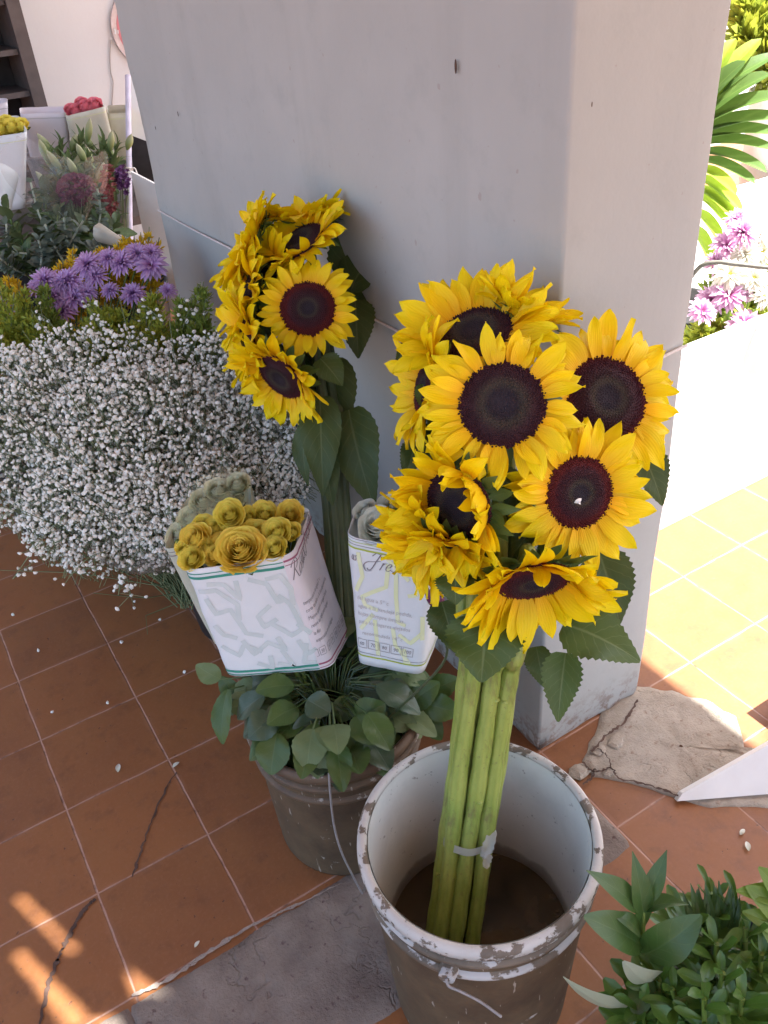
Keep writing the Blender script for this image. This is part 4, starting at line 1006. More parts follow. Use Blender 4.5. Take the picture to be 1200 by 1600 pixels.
for ch, root_ in enumerate([o for o in sc.objects if o.get('category') == 'rose' and ('green striped' in o['group'] or 'lime' in o['group'])]):
    rgl = random.Random(ch+900)
    for k in range(4):
        th = rgl.uniform(0, 2*PI); q = rgl.uniform(.6, 1.35); b = V(RBC[0]+.08*q*math.cos(th), RBC[1]+.08*q*math.sin(th), rgl.uniform(.27, .36))
        o_ = V(math.cos(th), math.sin(th), 0); t = b+o_*rgl.uniform(.045, .07)+UPW*rgl.uniform(-.045, .012)
        m = MB(); m.leaf(b, t, rgl.uniform(.036, .052), nz(UPW*.8+o_*.5+VW*.4), 'ovate', 14, 4, .18, .1, .03, .1, rgl.uniform(-.4, .4), seed=k)
        m.tube([V(RBC[0]+.02*math.cos(th), RBC[1]+.02*math.sin(th), .30), (b+V(RBC[0], RBC[1], .34))/2, b], .0013, 5); part('leaf', m, M_[rgl.choice([L1, L1, L1, L3, L2])], root_)
# one dark red bud peeping out behind the right sleeve
m = MB(); b0 = at(688, 955, 1.20)
for k in range(5):
    a = k*1.25; o_ = RT*math.cos(a)+FW*math.sin(a); m.leaf(b0+o_*.003, at(672, 915, 1.20)+o_*.007, .018, o_, 'ovate', 8, 2, -.5, .2)
bud = thing('flower_bud', 'dark magenta bud hanging between the lime sleeve and the sunflowers', 'bud', b0)
part('petals', m, simple('magenta_petal', (.10, .012, .055), (.16, .02, .08), .5, 60), bud)
m = MB(); m.tube(spline([b0, at(694, 990, 1.21), at(690, 1040, 1.24), V(.47, .0, .3)], 5), .002, 6); part('stem', m, M_['dark_stem'], bud)

# ------------------------------------------------------------------ baby's breath
M_['gyp'] = simple('white_blossom', (.90, .89, .82), (.84, .84, .76), .7, 60, .0, island=True, trans=.12)
M_['gyp_stem'] = simple('fine_stem', (.20, .25, .13), (.14, .18, .09), .7, 40, island=True)
def blossom(m, c, r, rg):
    n = nz(V(rg.gauss(0, 1), rg.gauss(0, 1), rg.gauss(0, 1))+UPW*.6-FW*.8); a, b, n = fr(n)
    k = 6; ph = rg.random()*6
    ring = lambda q, h, jit: [c+(a*math.cos(ph+2*PI*i/k)+b*math.sin(ph+2*PI*i/k))*r*q*(1+jit*rg.uniform(-1, 1))+n*r*(h+jit*rg.uniform(-.6, .6)) for i in range(k)]
    R0, R1, R2 = ring(.45, -.55, .1), ring(1.0, .05, .32), ring(.55, .55, .3)
    vs_ = R0+R1+R2+[c+n*r*.62]
    fs = []
    for i in range(k):
        j = (i+1) % k; fs += [(i, j, k+j, k+i), (k+i, k+j, 2*k+j, 2*k+i), (2*k+i, 2*k+j, 3*k)]
    fs.append(tuple(range(k))[::-1]); m.add(vs_, fs)
gneck = at(300, 930, 1.90)
gyp = thing('baby_breath', 'huge cloud of tiny white filler blossoms on fine stems, left of the sunflowers', 'flowers', V(gneck[0], gneck[1], .02))
# outline of the cloud as lobes: centre px, depth, radii (m)
lobes = [((150, 640), 1.88, .23, .19, 900), ((60, 690), 1.84, .21, .20, 800), ((230, 720), 1.80, .24, .21, 1250), ((330, 640), 1.90, .20, .17, 700), ((395, 700), 1.84, .13, .16, 520), ((160, 800), 1.76, .17, .13, 620), ((290, 790), 1.76, .17, .12, 560), ((20, 620), 1.90, .16, .12, 300), ((440, 745), 1.80, .055, .075, 150), ((270, 850), 1.72, .09, .06, 130)]
m = MB(); ms = MB(); rg = random.Random(3); cnt = 0
for (p, d, ra, rb2, num) in lobes:
    c0 = at(p[0], p[1], d); sub = [c0+RT*ra*rg.gauss(0, .5)+UP*rb2*rg.gauss(0, .5)-FW*ra*abs(rg.gauss(0, .45)) for _ in range(max(5, num//26))]
    for q0 in sub:
        for _ in range(1): ms.tube([gneck+V(rg.gauss(0, .02), rg.gauss(0, .02), 0), (gneck+q0)/2+V(rg.gauss(0, .02), rg.gauss(0, .02), .02), q0+V(rg.gauss(0, .015), rg.gauss(0, .015), 0)], [.0016, .0012, .0008], 3, False)
    for k in range(int(num*3.2)):
        th = rg.uniform(0, 2*PI); ph = math.acos(rg.uniform(-1, 1)); rr = rg.random()**.28
        q = c0+RT*ra*rr*math.sin(ph)*math.cos(th)+UP*rb2*rr*math.sin(ph)*math.sin(th)-FW*ra*.62*rr*abs(math.cos(ph))
        q = q+V(rg.gauss(0, .006), rg.gauss(0, .006), rg.gauss(0, .006))
        if q[0] > PX0-.012 and 0 < q[1] < PY1+.02: continue
        blossom(m, q, rg.uniform(.0027, .0056), rg); cnt += 1
        s0 = q+V(rg.gauss(0, .014), rg.gauss(0, .014), -.02)+FW*.02
        ms.tube([s0, q], [.0008, .0006], 3, False)
# loose sprays hanging over the tiles
for (x0, y0, x1, y1, d0, d1, num) in ((120, 790, 20, 905, 1.70, 1.66, 26), (150, 840, 60, 860, 1.70, 1.68, 24), (170, 860, 110, 900, 1.68, 1.64, 16), (200, 880, 185, 930, 1.66, 1.64, 16), (50, 770, -10, 830, 1.74, 1.72, 16), (250, 500, 215, 475, 1.92, 1.95, 12), (90, 520, 60, 490, 1.95, 1.97, 10), (285, 515, 305, 480, 1.92, 1.95, 14), (160, 520, 130, 470, 1.95, 1.97, 12), (200, 900, 205, 935, 1.66, 1.65, 8)):
    a, b = at(x0, y0, d0), at(x1, y1, d1); ms.tube(spline([a, (a+b)/2+V(0, 0, .012), b], 4), [.001]*9, 3, False)
    for k in range(num):
        t = rg.random()**.7; q0 = a+(b-a)*t; q = q0+V(rg.gauss(0, .016), rg.gauss(0, .016), rg.gauss(0, .014)); ms.tube([q0, q], .0006, 3, False); blossom(m, q, rg.uniform(.0034, .0056), rg)
part('blossoms', m, M_['gyp'], gyp, smooth=False, kind='stuff')
part('stems', ms, M_['gyp_stem'], gyp, kind='stuff')
# clear cellophane cone under it and the black bucket that carries it
g = N('cellophane'); gl = g.n('ShaderNodeBsdfGlossy'); gl.inputs['Roughness'].default_value = .16; gl.inputs['Color'].default_value = (.9, .9, .92, 1)
tr = g.n('ShaderNodeBsdfTransparent'); tr.inputs[0].default_value = (.95, .95, .95, 1); df = g.n('ShaderNodeBsdfDiffuse'); df.inputs[0].default_value = (.7, .68, .68, 1)
fz = g.n('ShaderNodeLayerWeight'); fz.inputs['Blend'].default_value = .22
g.l(g.bump(g.noise(26, 5, .6), .9, .01), gl.inputs['Normal'])
m1 = g.n('ShaderNodeMixShader'); m1.inputs[0].default_value = .07; g.l(tr.outputs[0], m1.inputs[1]); g.l(df.outputs[0], m1.inputs[2])
m2 = g.n('ShaderNodeMixShader'); g.l(g.math('ADD', g.math('MULTIPLY', fz.outputs['Fresnel'], .35), .05, True), m2.inputs[0]); g.l(m1.outputs[0], m2.inputs[1]); g.l(gl.outputs[0], m2.inputs[2])
oo = g.n('ShaderNodeOutputMaterial'); g.l(m2.outputs[0], oo.inputs[0]); M_['cello'] = g.m
def cone(neck, rim_pts, nu=40, nv=14, wr=.006, seed=0, neck_r=.05):
    m = MB(); R_ = spline(list(rim_pts), 6); K = len(R_); rows = []
    for i in range(nv+1):
        t = i/nv; row = []
        for k, p in enumerate(R_):
            d = nz(p-neck); b0 = neck+nz(V(d[0], d[1], 0))*neck_r
            q = b0*(1-t)+p*t+(p-neck-UPW*((p-neck) @ UPW))*(.22*math.sin(PI*t))
            q = q+d*wr*mnoise.noise(V(k*.9+seed, t*5, seed))+UPW*wr*mnoise.noise(V(k*.7, t*4+9, seed)); row.append(q)
        rows.append(row)
    m.grid(rows); return m
gb = on(330, 985, 2, 0); GBC = V(.50, .705)
cl = cone(V(GBC[0], GBC[1], .24), [at(120, 850, 1.70), at(185, 880, 1.64), at(255, 865, 1.62), at(330, 830, 1.62), at(400, 780, 1.66), at(455, 760, 1.74)], wr=.012, seed=2, neck_r=.06)
solo('cellophane', cl, M_['cello'], 'crumpled clear cellophane wrapped under the white filler blossoms', 'wrap')
bk = thing('bucket', 'black bucket under the cloud of white filler blossoms', 'bucket', (GBC[0], GBC[1], 0))
m = MB(); m.lathe([(.105, .0), (.135, .30)], 48, GBC); part('body', m, M_['black_plastic'], bk)
m = MB(); m.lathe([(.135, .285), (.143, .287), (.144, .30), (.135, .305), (.129, .30), (.128, .28)], 48, GBC); part('rim', m, M_['black_plastic'], bk)
m = MB(); m.lathe([(.001, .05), (.105, .05), (.129, .295)], 48, GBC); part('inner_wall', m, M_['black_plastic'], bk)
# fallen blossoms on the tiles
for i, (x, y) in enumerate(((190, 1003), (288, 1050), (60, 1016), (168, 1098), (110, 880), (20, 960), (250, 968), (210, 940), (40, 890), (82, 1112))):
    m = MB(); blossom(m, on(x, y, 2, .006), .0042, rg); o = solo('fallen_blossom', m, M_['gyp'], 'tiny white blossom fallen on the red tiles', 'blossom', 'white blossoms fallen on the tiles', smooth=False)
for i, (x, y, l_, a_) in enumerate(((275, 1195, .016, .3), (185, 1200, .02, 1.2), (1168, 1322, .018, .9), (1160, 1300, .015, .2), (880, 1505, .01, 0), (308, 1475, .012, .5))):
    p = on(x, y, 2, .004); d = V(math.cos(a_), math.sin(a_), 0); m = MB(); m.leaf(p-d*l_*.5, p+d*l_*.5, l_*.5, UPW, 'ovate', 6, 2, .3, .1)
    solo('fallen_petal', m, M_['rose_w'], 'pale dry petal lying flat on the red tiles', 'petal', 'dry petals on the tiles')

# ------------------------------------------------------------------ filler sprigs, mums and the stall behind
def plume(m, ms, foot, tip, wd, num, rg, lsz=.008, seg=3):
    P = spline([foot, (foot+tip)/2+V(rg.gauss(0, .012), rg.gauss(0, .012), 0), tip], 6); ms.tube(P, .0012, 4, False)
    for k in range(num):
        t = rg.uniform(.35, 1)**.8; i = min(len(P)-1, int(t*(len(P)-1))); s = wd*(1-((t-.35)/.65)**1.6*.85)
        q = P[i]+V(rg.gauss(0, s), rg.gauss(0, s), rg.gauss(0, s*.8)); d = nz(q-P[i]+UPW*s*1.2+V(rg.gauss(0, .3), rg.gauss(0, .3), 0)*s)
        sd = nz(V(rg.gauss(0, 1), rg.gauss(0, 1), rg.gauss(0, 1))); L_ = lsz*rg.uniform(.7, 1.5)
        sd = nz(np.cross(d, sd)); m.add([q-sd*L_*.16, q+d*L_*.5-sd*L_*.2, q+d*L_, q+d*L_*.5+sd*L_*.2, q+sd*L_*.16], [(0, 1, 2, 3, 4)])
M_['sprig'] = simple('yellow_green_sprig', (.44, .46, .05), (.22, .29, .045), .6, 50, island=True, trans=.25)
M_['sprig_dark'] = simple('green_sprig', (.30, .37, .06), (.15, .22, .04), .6, 50, island=True, trans=.25)
M_['yellow_bloom'] = simple('yellow_plume', (.78, .56, .02), (.60, .38, .02), .6, 50, island=True, trans=.2)
rg = random.Random(17)
def sprig(label, foot_px, fd, tips, group, matk='sprig', wd=.018, num=460, lsz=.011, name='filler_sprig', cat='greenery'):
    foot = at(*foot_px, fd); root = thing(name, label, cat, foot, group); m = MB(); ms = MB()
    for x, y, d in tips:
        for k in range(3): plume(m, ms, foot, at(x+rg.uniform(-16, 16)*(k > 0), y+rg.uniform(-14, 22)*(k > 0), d+rg.uniform(-.03, .03)), wd, num//2, rg, lsz)
    part('foliage', m, M_[matk], root, smooth=False); part('stems', ms, M_['gyp_stem'], root)
GS = 'yellow green filler sprigs behind the white blossoms'
sprig('yellow green sprig at the far left edge, above the white blossoms', (40, 640), 2.02, [(8, 440, 2.0), (30, 455, 2.02), (-15, 470, 2.0), (50, 490, 2.0), (20, 510, 1.98), (70, 500, 2.0), (-5, 520, 1.98)], GS)
sprig('yellow green sprig between the left edge and the lilac mums', (80, 640), 2.04, [(62, 440, 2.08), (85, 480, 2.04), (48, 470, 2.04), (100, 515, 2.02)], GS, 'sprig_dark')
sprig('broad green sprig below the middle of the lilac mums', (190, 640), 2.0, [(150, 475, 2.0), (170, 490, 1.98), (190, 480, 2.0), (205, 505, 1.97), (165, 520, 1.96), (215, 530, 1.96), (140, 500, 1.98)], GS)
sprig('dense green sprig right of the middle, in front of the single lilac mum', (240, 650), 2.0, [(225, 470, 2.0), (245, 450, 2.02), (232, 510, 1.96), (255, 490, 1.98), (262, 520, 1.96), (240, 530, 1.95)], GS)
sprig('tall green sprig rising against the edge of the grey pillar', (300, 640), 1.98, [(318, 440, 2.0), (300, 465, 2.0), (280, 460, 2.0), (320, 490, 1.97), (298, 510, 1.95), (278, 505, 1.96), (328, 500, 1.96)], GS, 'sprig_dark')

def mum_mesh(seed, n_l=(18, 17, 15, 12, 9), wid=.17):
    rg = random.Random(seed); m = MB()
    for li, cnt in enumerate(n_l):
        el = -.1+li*.30; ln = 1-li*.11
        for k in range(cnt):
            th = 2*PI*(k+.5*(li % 2)+rg.uniform(-.25, .25))/cnt; o_ = V(math.cos(th), math.sin(th), 0); a = el+rg.gauss(0, .10)
            b0 = o_*.06+UPW*.03*li; d = o_*math.cos(a)+UPW*math.sin(a)
            m.leaf(b0, b0+d*ln*rg.uniform(.85, 1.08), wid*rg.uniform(.8, 1.15), UPW-o_*.2, 'rect', 5, 2, .55, .10)
    return m
def mum_centre(seed):
    m = MB(); rg = random.Random(seed)
    for k in range(40):
        th = k*2.4; q = .16*math.sqrt(k/40); m.ball((q*math.cos(th), q*math.sin(th), .10+.06*(1-q/.16)), .032, 5, 3)
    return m
M_['mum_l'] = petal_mat('lilac_mum', (.26, .08, .32), (.52, .29, .60), (.66, .48, .73), .6, .25, .2)
M_['mum_p'] = petal_mat('pink_mum', (.45, .08, .30), (.62, .30, .52), (.74, .56, .70), .6, .3, .2)
M_['mum_w'] = petal_mat('white_mum', (.62, .60, .40), (.74, .72, .62), (.78, .76, .70), .6, .3, .1)
M_['mum_c'] = simple('mum_centre_dark', (.16, .04, .17), (.25, .12, .12), .7, 60)
M_['mum_cy'] = simple('mum_centre_yellow', (.42, .38, .06), (.3, .3, .04), .7, 60)
MP = {k: [mesh_only(mum_mesh(s_, (18, 17, 15, 12, 9) if s_ < 3 else (20, 18, 12), .17 if s_ < 3 else .26), 'mum_petals', M_[mt]) for s_ in (1, 2, 3)] for k, mt in (('l', 'mum_l'), ('p', 'mum_p'), ('w', 'mum_w'))}
MC = {k: mesh_only(mum_centre(4), 'mum_centre', M_[mt]) for k, mt in (('l', 'mum_c'), ('p', 'mum_c'), ('w', 'mum_cy'))}
mi_ = 0
def mum(label, x, y, d, r_px, kind, n, foot, group, var=None):
    global mi_; mi_ += 1; rg = random.Random(mi_*13); c = at(x, y, d); s = r_px*d/F
    root = thing('chrysanthemum', label, 'chrysanthemum', foot, group); B = basis(c, n, s, rg.uniform(0, 6))
    for nm, me in (('petals', MP[kind][mi_ % 3 if var is None else var]), ('centre', MC[kind])):
        o = link(bpy.data.objects.new(nm, me)); o.parent = root; o.matrix_basis = Matrix.Translation(-worldloc(root)) @ B
    m = MB(); m.tube(spline([c-nz(n)*s*.03, c-nz(n)*s*.6, (c+foot)/2+V(0, 0, .02), foot], 5), .0022, 6); part('stem', m, M_['green_stem'], root)
GM = 'lilac chrysanthemums by the pillar edge'
LM = [(236, 416, 22, 2, 'widest lilac chrysanthemum, facing out beside the pillar edge'), (215, 398, 19, 0, 'lilac chrysanthemum just above the widest one by the pillar edge'), (236, 396, 16, 1, 'small lilac chrysanthemum behind the widest one, nearest the yellow plumes'),
      (192, 412, 21, 1, 'lilac chrysanthemum in the upper row, left of the pair by the pillar edge'), (170, 405, 18, 0, 'lilac chrysanthemum in the upper row under the middle yellow plume'), (138, 415, 22, 1, 'lilac chrysanthemum at the left end of the upper row'),
      (150, 432, 18, 0, 'lilac chrysanthemum between the upper and the lower row'), (110, 440, 22, 0, 'lilac chrysanthemum at the top of the lower left cluster'), (98, 442, 20, 1, 'shaggy lilac chrysanthemum touching the top of the lower left cluster'), (72, 440, 22, 1, 'lilac chrysanthemum at the left tip of the lower left cluster'),
      (60, 448, 16, 0, 'small lilac chrysanthemum peeping out left of the cluster tip'), (85, 465, 22, 0, 'lilac chrysanthemum in the middle of the lower left cluster'), (118, 465, 21, 2, 'flat lilac chrysanthemum in the lower left cluster with a dark eye'), (100, 488, 20, 1, 'lilac chrysanthemum at the bottom of the lower left cluster'),
      (135, 458, 17, 0, 'lilac chrysanthemum at the right end of the lower left cluster'), (2, 478, 20, 1, 'lilac chrysanthemum cut by the left edge of the photo'), (208, 460, 19, 0, 'lilac chrysanthemum sunk in the green sprigs, right of the cluster'), (262, 455, 13, 1, 'dark lilac chrysanthemum half hidden low against the pillar edge'), (172, 455, 14, 0, 'dim lilac chrysanthemum sunk between the two rows')]
rg = random.Random(23)
for x, y, r_, v_, lb in LM:
    mum(lb, x, y, 2.12, r_*1.22, 'l', nz(VW*.8+UPW*.45+RT*rg.uniform(-.35, .35)), at(150+.3*(x-150), 640, 2.2), GM, v_)
GYP = 'yellow plumes above the lilac chrysanthemums'
for lb, foot, tips in (('yellow flower plume nearest the pillar, above the lilac chrysanthemums', (220, 540), [(222, 368, 2.25), (244, 378, 2.22), (200, 376, 2.24), (210, 368, 2.26), (234, 370, 2.24)]), ('yellow flower plume in the middle, below the cream bouquet wrap', (180, 540), [(185, 378, 2.22), (168, 384, 2.22), (148, 386, 2.22), (195, 374, 2.24)]),
                   ('golden flower plume left of the middle one, by the eucalyptus', (120, 560), [(118, 398, 2.2), (98, 402, 2.2), (88, 412, 2.18), (130, 394, 2.22), (108, 402, 2.18)]), ('small yellow flower plume at the far left under the eucalyptus', (20, 580), [(12, 440, 2.12), (28, 432, 2.12), (-4, 446, 2.1)])):
    sprig(lb, foot, 2.3, tips, GYP, 'yellow_bloom', .013, 260, .013, 'yellow_plume', 'flowers')
# dark bucket rows under the stall
def stall_bucket(px, d, r_, h, label, matk='black_plastic'):
    p = at(*px, d); c = (p[0], p[1]); b = thing('bucket', label, 'bucket', (p[0], p[1], 0))
    m = MB(); m.lathe([(r_*.8, 0), (r_, h)], 40, c); part('body', m, M_[matk], b)
    m = MB(); m.lathe([(r_-.004, h-.01), (r_+.006, h-.01), (r_+.006, h+.004), (r_-.004, h+.004), (r_-.008, h-.03)], 40, c); part('rim', m, M_[matk], b)
    m = MB(); m.lathe([(.001, h*.6), (r_*.9, h*.6), (r_-.006, h-.005)], 40, c); part('inner_wall', m, M_[matk], b)
stall_bucket((180, 600), 2.28, .17, .34, 'black bucket holding the lilac chrysanthemums')
stall_bucket((30, 600), 2.2, .15, .34, 'black bucket at the left edge holding the yellow green sprigs')
stall_bucket((60, 470), 2.62, .17, .38, 'black bucket holding the eucalyptus')
stall_bucket((170, 430), 2.72, .17, .40, 'black bucket holding the lilies and the maroon bunch')

# --- back row: paper sleeves, lilies, eucalyptus, maroon bunch
def back_sleeve(label, top, bot, dt, dep_, mat='paper', paper_lab=None):
    d1, d2 = dt, dt+dep_
    T = [at(*top[0], d1), at(*top[1], d1), at(*top[2], d2), at(*top[3], d2)]; k = .12
    B = [at(*bot[0], d1+k), at(*bot[1], d1+k), at(*bot[1], d2+k)+RT*.0+UPW*.0, at(*bot[0], d2+k)]
    S_ = Sleeve(T, B, .14, .003, top[0][0]); r_ = thing('paper_sleeve', label, 'sleeve', S_.S(.1, 0))
    o = part('paper', S_.mesh(48, 10), M_[mat], r_); md = o.modifiers.new('thickness', 'SOLIDIFY'); md.thickness = .0015; md.offset = -1
    stripes(S_, 'printed_stripe', ((.90, .0022),), M_['ink_palelime'] if mat != 'paper_pink' else M_['ink_pale'], r_, -.2, .5); return S_
M_['paper_dim'] = simple('cream_paper', (.70, .69, .58), (.62, .60, .50), .5, 18, .3, 30, trans=.25)
back_sleeve('pink edged paper sleeve with closed top in the back row, left of the pink roses', [(32, 178), (103, 176), (104, 166), (30, 168)], [(48, 250), (112, 252)], 3.05, .16, 'paper_pink')
back_sleeve('cream paper sleeve with bright pink roses showing at its top, back row', [(103, 182), (166, 166), (142, 157), (100, 168)], [(118, 248), (184, 246)], 2.98, .16, 'paper_dim')
back_sleeve('white and cream paper sleeve in the back row beside the pole', [(168, 178), (202, 176), (203, 163), (166, 165)], [(176, 260), (206, 258)], 3.05, .14, 'paper_dim')
back_sleeve('grey white paper sleeve holding pale yellow flowers at the left edge', [(-25, 216), (44, 206), (30, 180), (-20, 184)], [(-20, 335), (40, 325)], 2.85, .17, 'paper')
back_sleeve('white paper sleeve cut by the left edge, highest in the back row', [(-40, 168), (11, 160), (10, 153), (-40, 156)], [(-35, 250), (16, 245)], 3.1, .15, 'paper_pink')
for i, (x, y, r_) in enumerate(((120, 176, 13), (134, 170, 14), (148, 167, 13), (112, 172, 10), (128, 164, 11), (142, 172, 12))):
    rose(['pink rose at the left front of the cream back sleeve', 'pink rose in the middle of the cream back sleeve', 'pink rose at the right of the cream back sleeve', 'smallest pink rose, leftmost in the cream back sleeve', 'pink rose at the rear of the cream back sleeve', 'pink rose in front of the right-hand one in the cream back sleeve'][i], (x, y), 3.03, r_*1.1, 'r', nz(UPW*.5+VW), at(150, 240, 3.15), at(165, 300, 3.2), 'pink roses in the back row')
for i, (x, y, r_) in enumerate(((2, 203, 14), (20, 200, 14), (34, 198, 12), (10, 192, 11))):
    rose(['pale yellow rose cut by the left edge of the photo, back row', 'pale yellow rose in the middle of the grey white sleeve at the left edge', 'pale yellow rose at the right of the grey white sleeve at the left edge', 'pale yellow rose at the rear of the grey white sleeve at the left edge'][i], (x, y), 2.93, r_*1.1, 'y', nz(UPW*.5+VW), at(10, 300, 3.05), at(20, 340, 3.1), 'pale yellow roses at the left edge')
# white paper cone at the left, cream bouquet wrap lying by the plumes
def paper_cone(label, tip_px, a_px, b_px, d, mat, depth_=.07):
    tip, a, b = at(*tip_px, d), at(*a_px, d), at(*b_px, d); c = (a+b)/2; rx = (a-b)/2; m = MB(); rows = []
    for i in range(8):
        t = i/7; rows.append([tip*(1-t)+c*t+(rx*math.cos(th)+FW*depth_*math.sin(th))*max(.06, t)+VW*.006*mnoise.noise(V(th*2, t*3, d)) for th in np.linspace(0, 2*PI, 25)])
    m.grid(rows); o = solo('paper_cone', m, M_[mat], label, 'wrap'); md = o.modifiers.new('thickness', 'SOLIDIFY'); md.thickness = .0015
paper_cone('white paper cone standing at the left edge beside the lilies', (12, 345), (-15, 262), (24, 268), 2.65, 'paper')
paper_cone('cream paper bouquet wrap lying above the yellow plumes', (232, 400), (162, 352), (150, 376), 2.42, 'paper_dim', .05)
M_['lily_leaf'] = leaf_mat('lily_leaf', (.055, .105, .028), (.09, .145, .04), under=(.11, .16, .06), nv=3, veins=.2)
M_['lily_bud'] = petal_mat('lily_bud', (.16, .24, .07), (.28, .34, .15), (.42, .43, .28), .5, .2, .2)
M_['euc'] = leaf_mat('eucalyptus_leaf', (.085, .125, .095), (.13, .175, .14), under=(.15, .2, .16), vein=(.2, .25, .2), nv=4, veins=.3)
M_['dark_leaf'] = leaf_mat('broad_dark_leaf', (.05, .095, .035), (.085, .14, .045), under=(.1, .14, .06), veins=.4)
M_['pale_stem'] = simple('pale_stem', (.42, .46, .36), (.34, .38, .30), .6, 60)
rg = random.Random(41)
def leafy(root, foot, top, mat, num, ln, wd, shape, rg, up=.5, t0=.3, stem=.0025, smat='green_stem', curl=.12, pairs=False, fold=.25):
    P = spline([foot, (foot+top)/2+V(rg.gauss(0, .012), rg.gauss(0, .012), 0), top], 8); m = MB(); ms = MB(); ms.tube(P, stem, 6); ax = nz(top-foot); a, b, _ = fr(ax)
    for k in range(num):
        t = t0+(1-t0)*k/max(1, num-1); i = min(len(P)-1, int(t*(len(P)-1))); th = k*2.4+rg.uniform(-.4, .4); o_ = a*math.cos(th)+b*math.sin(th)
        for sgn in ((1, -1) if pairs else (1,)):
            d = nz(o_*sgn+ax*(up+(.9*(t > .93)))+V(0, 0, rg.gauss(0, .15))); l_ = ln*rg.uniform(.75, 1.15)*(1-.35*max(0, t-.75)/.25)
            m.leaf(P[i], P[i]+d*l_, wd*l_/ln, nz(ax*1.0-o_*sgn*.5+VW*.3), shape, 8, 2, fold, curl*rg.uniform(-.3, 1.5), 0, .1, rg.uniform(-.3, .3), seed=k)
    part('foliage', m, M_[mat], root); part('stem', ms, M_[smat], root)
def lily(label, top_px, d, foot_px, fd):
    foot = at(*foot_px, fd); top = at(*top_px, d); r_ = thing('lily', label, 'lily', foot, 'lilies in bud in the back row'); leafy(r_, foot, top, 'lily_leaf', 46, .085, .022, 'lance', rg, .9, .35)
    for k in range(2):
        a = k*2.6+x; q = top+RT*.042*math.cos(a)+FW*.03*math.sin(a)-UPW*.012*k; m = MB(); dd = nz(RT*math.cos(a)*.6+UPW*1.0+FW*.4*math.sin(a)); L_ = rg.uniform(.05, .08); aa, bb_, _ = fr(dd)
        m.grid([[q+dd*L_*(t-.3)+(aa*math.cos(th)+bb_*math.sin(th))*.012*math.sin(PI*min(1, t*.93+.05))**.8 for th in np.linspace(0, 2*PI, 11)[:-1]] for t in np.linspace(0, 1, 8)], True, [(j/10, t) for t in np.linspace(0, 1, 8) for j in range(10)]); part('bud', m, M_['lily_bud'], r_)
for i, (x, y, d) in enumerate(((95, 225, 2.78), (125, 215, 2.8), (80, 250, 2.72), (108, 255, 2.7), (140, 245, 2.74), (160, 225, 2.82), (182, 228, 2.84), (130, 275, 2.7), (95, 285, 2.68), (150, 275, 2.74))):
    lily(['lily in bud below the pink edged sleeve', 'tallest lily in bud, under the pink roses sleeve', 'lily in bud at the left of the lily row', 'lily in bud in the front of the row, left of centre', 'lily in bud in the middle of the row', 'lily in bud below the white and cream sleeve', 'lily in bud at the right end of the row, next to the pole', 'low lily in bud above the maroon bunch', 'low lily in bud above the eucalyptus, at the left', 'low lily in bud right of the one above the maroon bunch'][i], (x, y), d, (130+.3*(x-130), 400), 2.85)
def speck(label, px_, d, rx, ry, mat, num, cat, name):
    root = thing(name, label, cat, at(px_[0], px_[1]+110, d+.08)); m = MB(); ms = MB(); c = at(*px_, d); f_ = at(px_[0]+4, px_[1]+110, d+.08)
    for k in range(num):
        th = rg.uniform(0, 6.28); q = math.sqrt(rg.random()); p = c+RT*rx*d/F*q*math.cos(th)+UP*ry*d/F*q*math.sin(th)-FW*.06*math.sqrt(1-q*q)*rg.uniform(.4, 1); n = nz(p-c-FW*.06+UPW*.05)
        a, b, n = fr(n)
        for j in range(6):
            o_ = a*math.cos(j*1.05+k)+b*math.sin(j*1.05+k); m.leaf(p, p+o_*.011+n*.006, .007, n, 'ovate', 3, 1, .3, .1)
        if k % 4 == 0: ms.tube([f_+V(rg.gauss(0, .01), rg.gauss(0, .01), 0), p], .001, 4, False)
    part('blossoms', m, M_[mat], root); part('stems', ms, M_['gyp_stem'], root)
M_['maroon'] = simple('maroon_petal', (.14, .014, .05), (.075, .01, .032), .6, 60, island=True)
M_['rust'] = simple('rust_petal', (.26, .07, .06), (.16, .035, .04), .6, 60, island=True)
M_['violet'] = simple('violet_petal', (.12, .04, .15), (.07, .025, .10), .6, 60, island=True)
speck('maroon bunch of small blossoms below the lilies in clear wrap', (122, 300), 2.66, 28, 24, 'maroon', 150, 'flowers', 'maroon_bunch')
speck('tall rust red flower spike between the maroon bunch and the pole', (172, 305), 2.70, 11, 46, 'rust', 110, 'flowers', 'flower_spike')
speck('dark violet bunch tucked behind the pole', (194, 285), 2.86, 9, 22, 'violet', 50, 'flowers', 'violet_bunch')
GE = 'silver green eucalyptus branches'
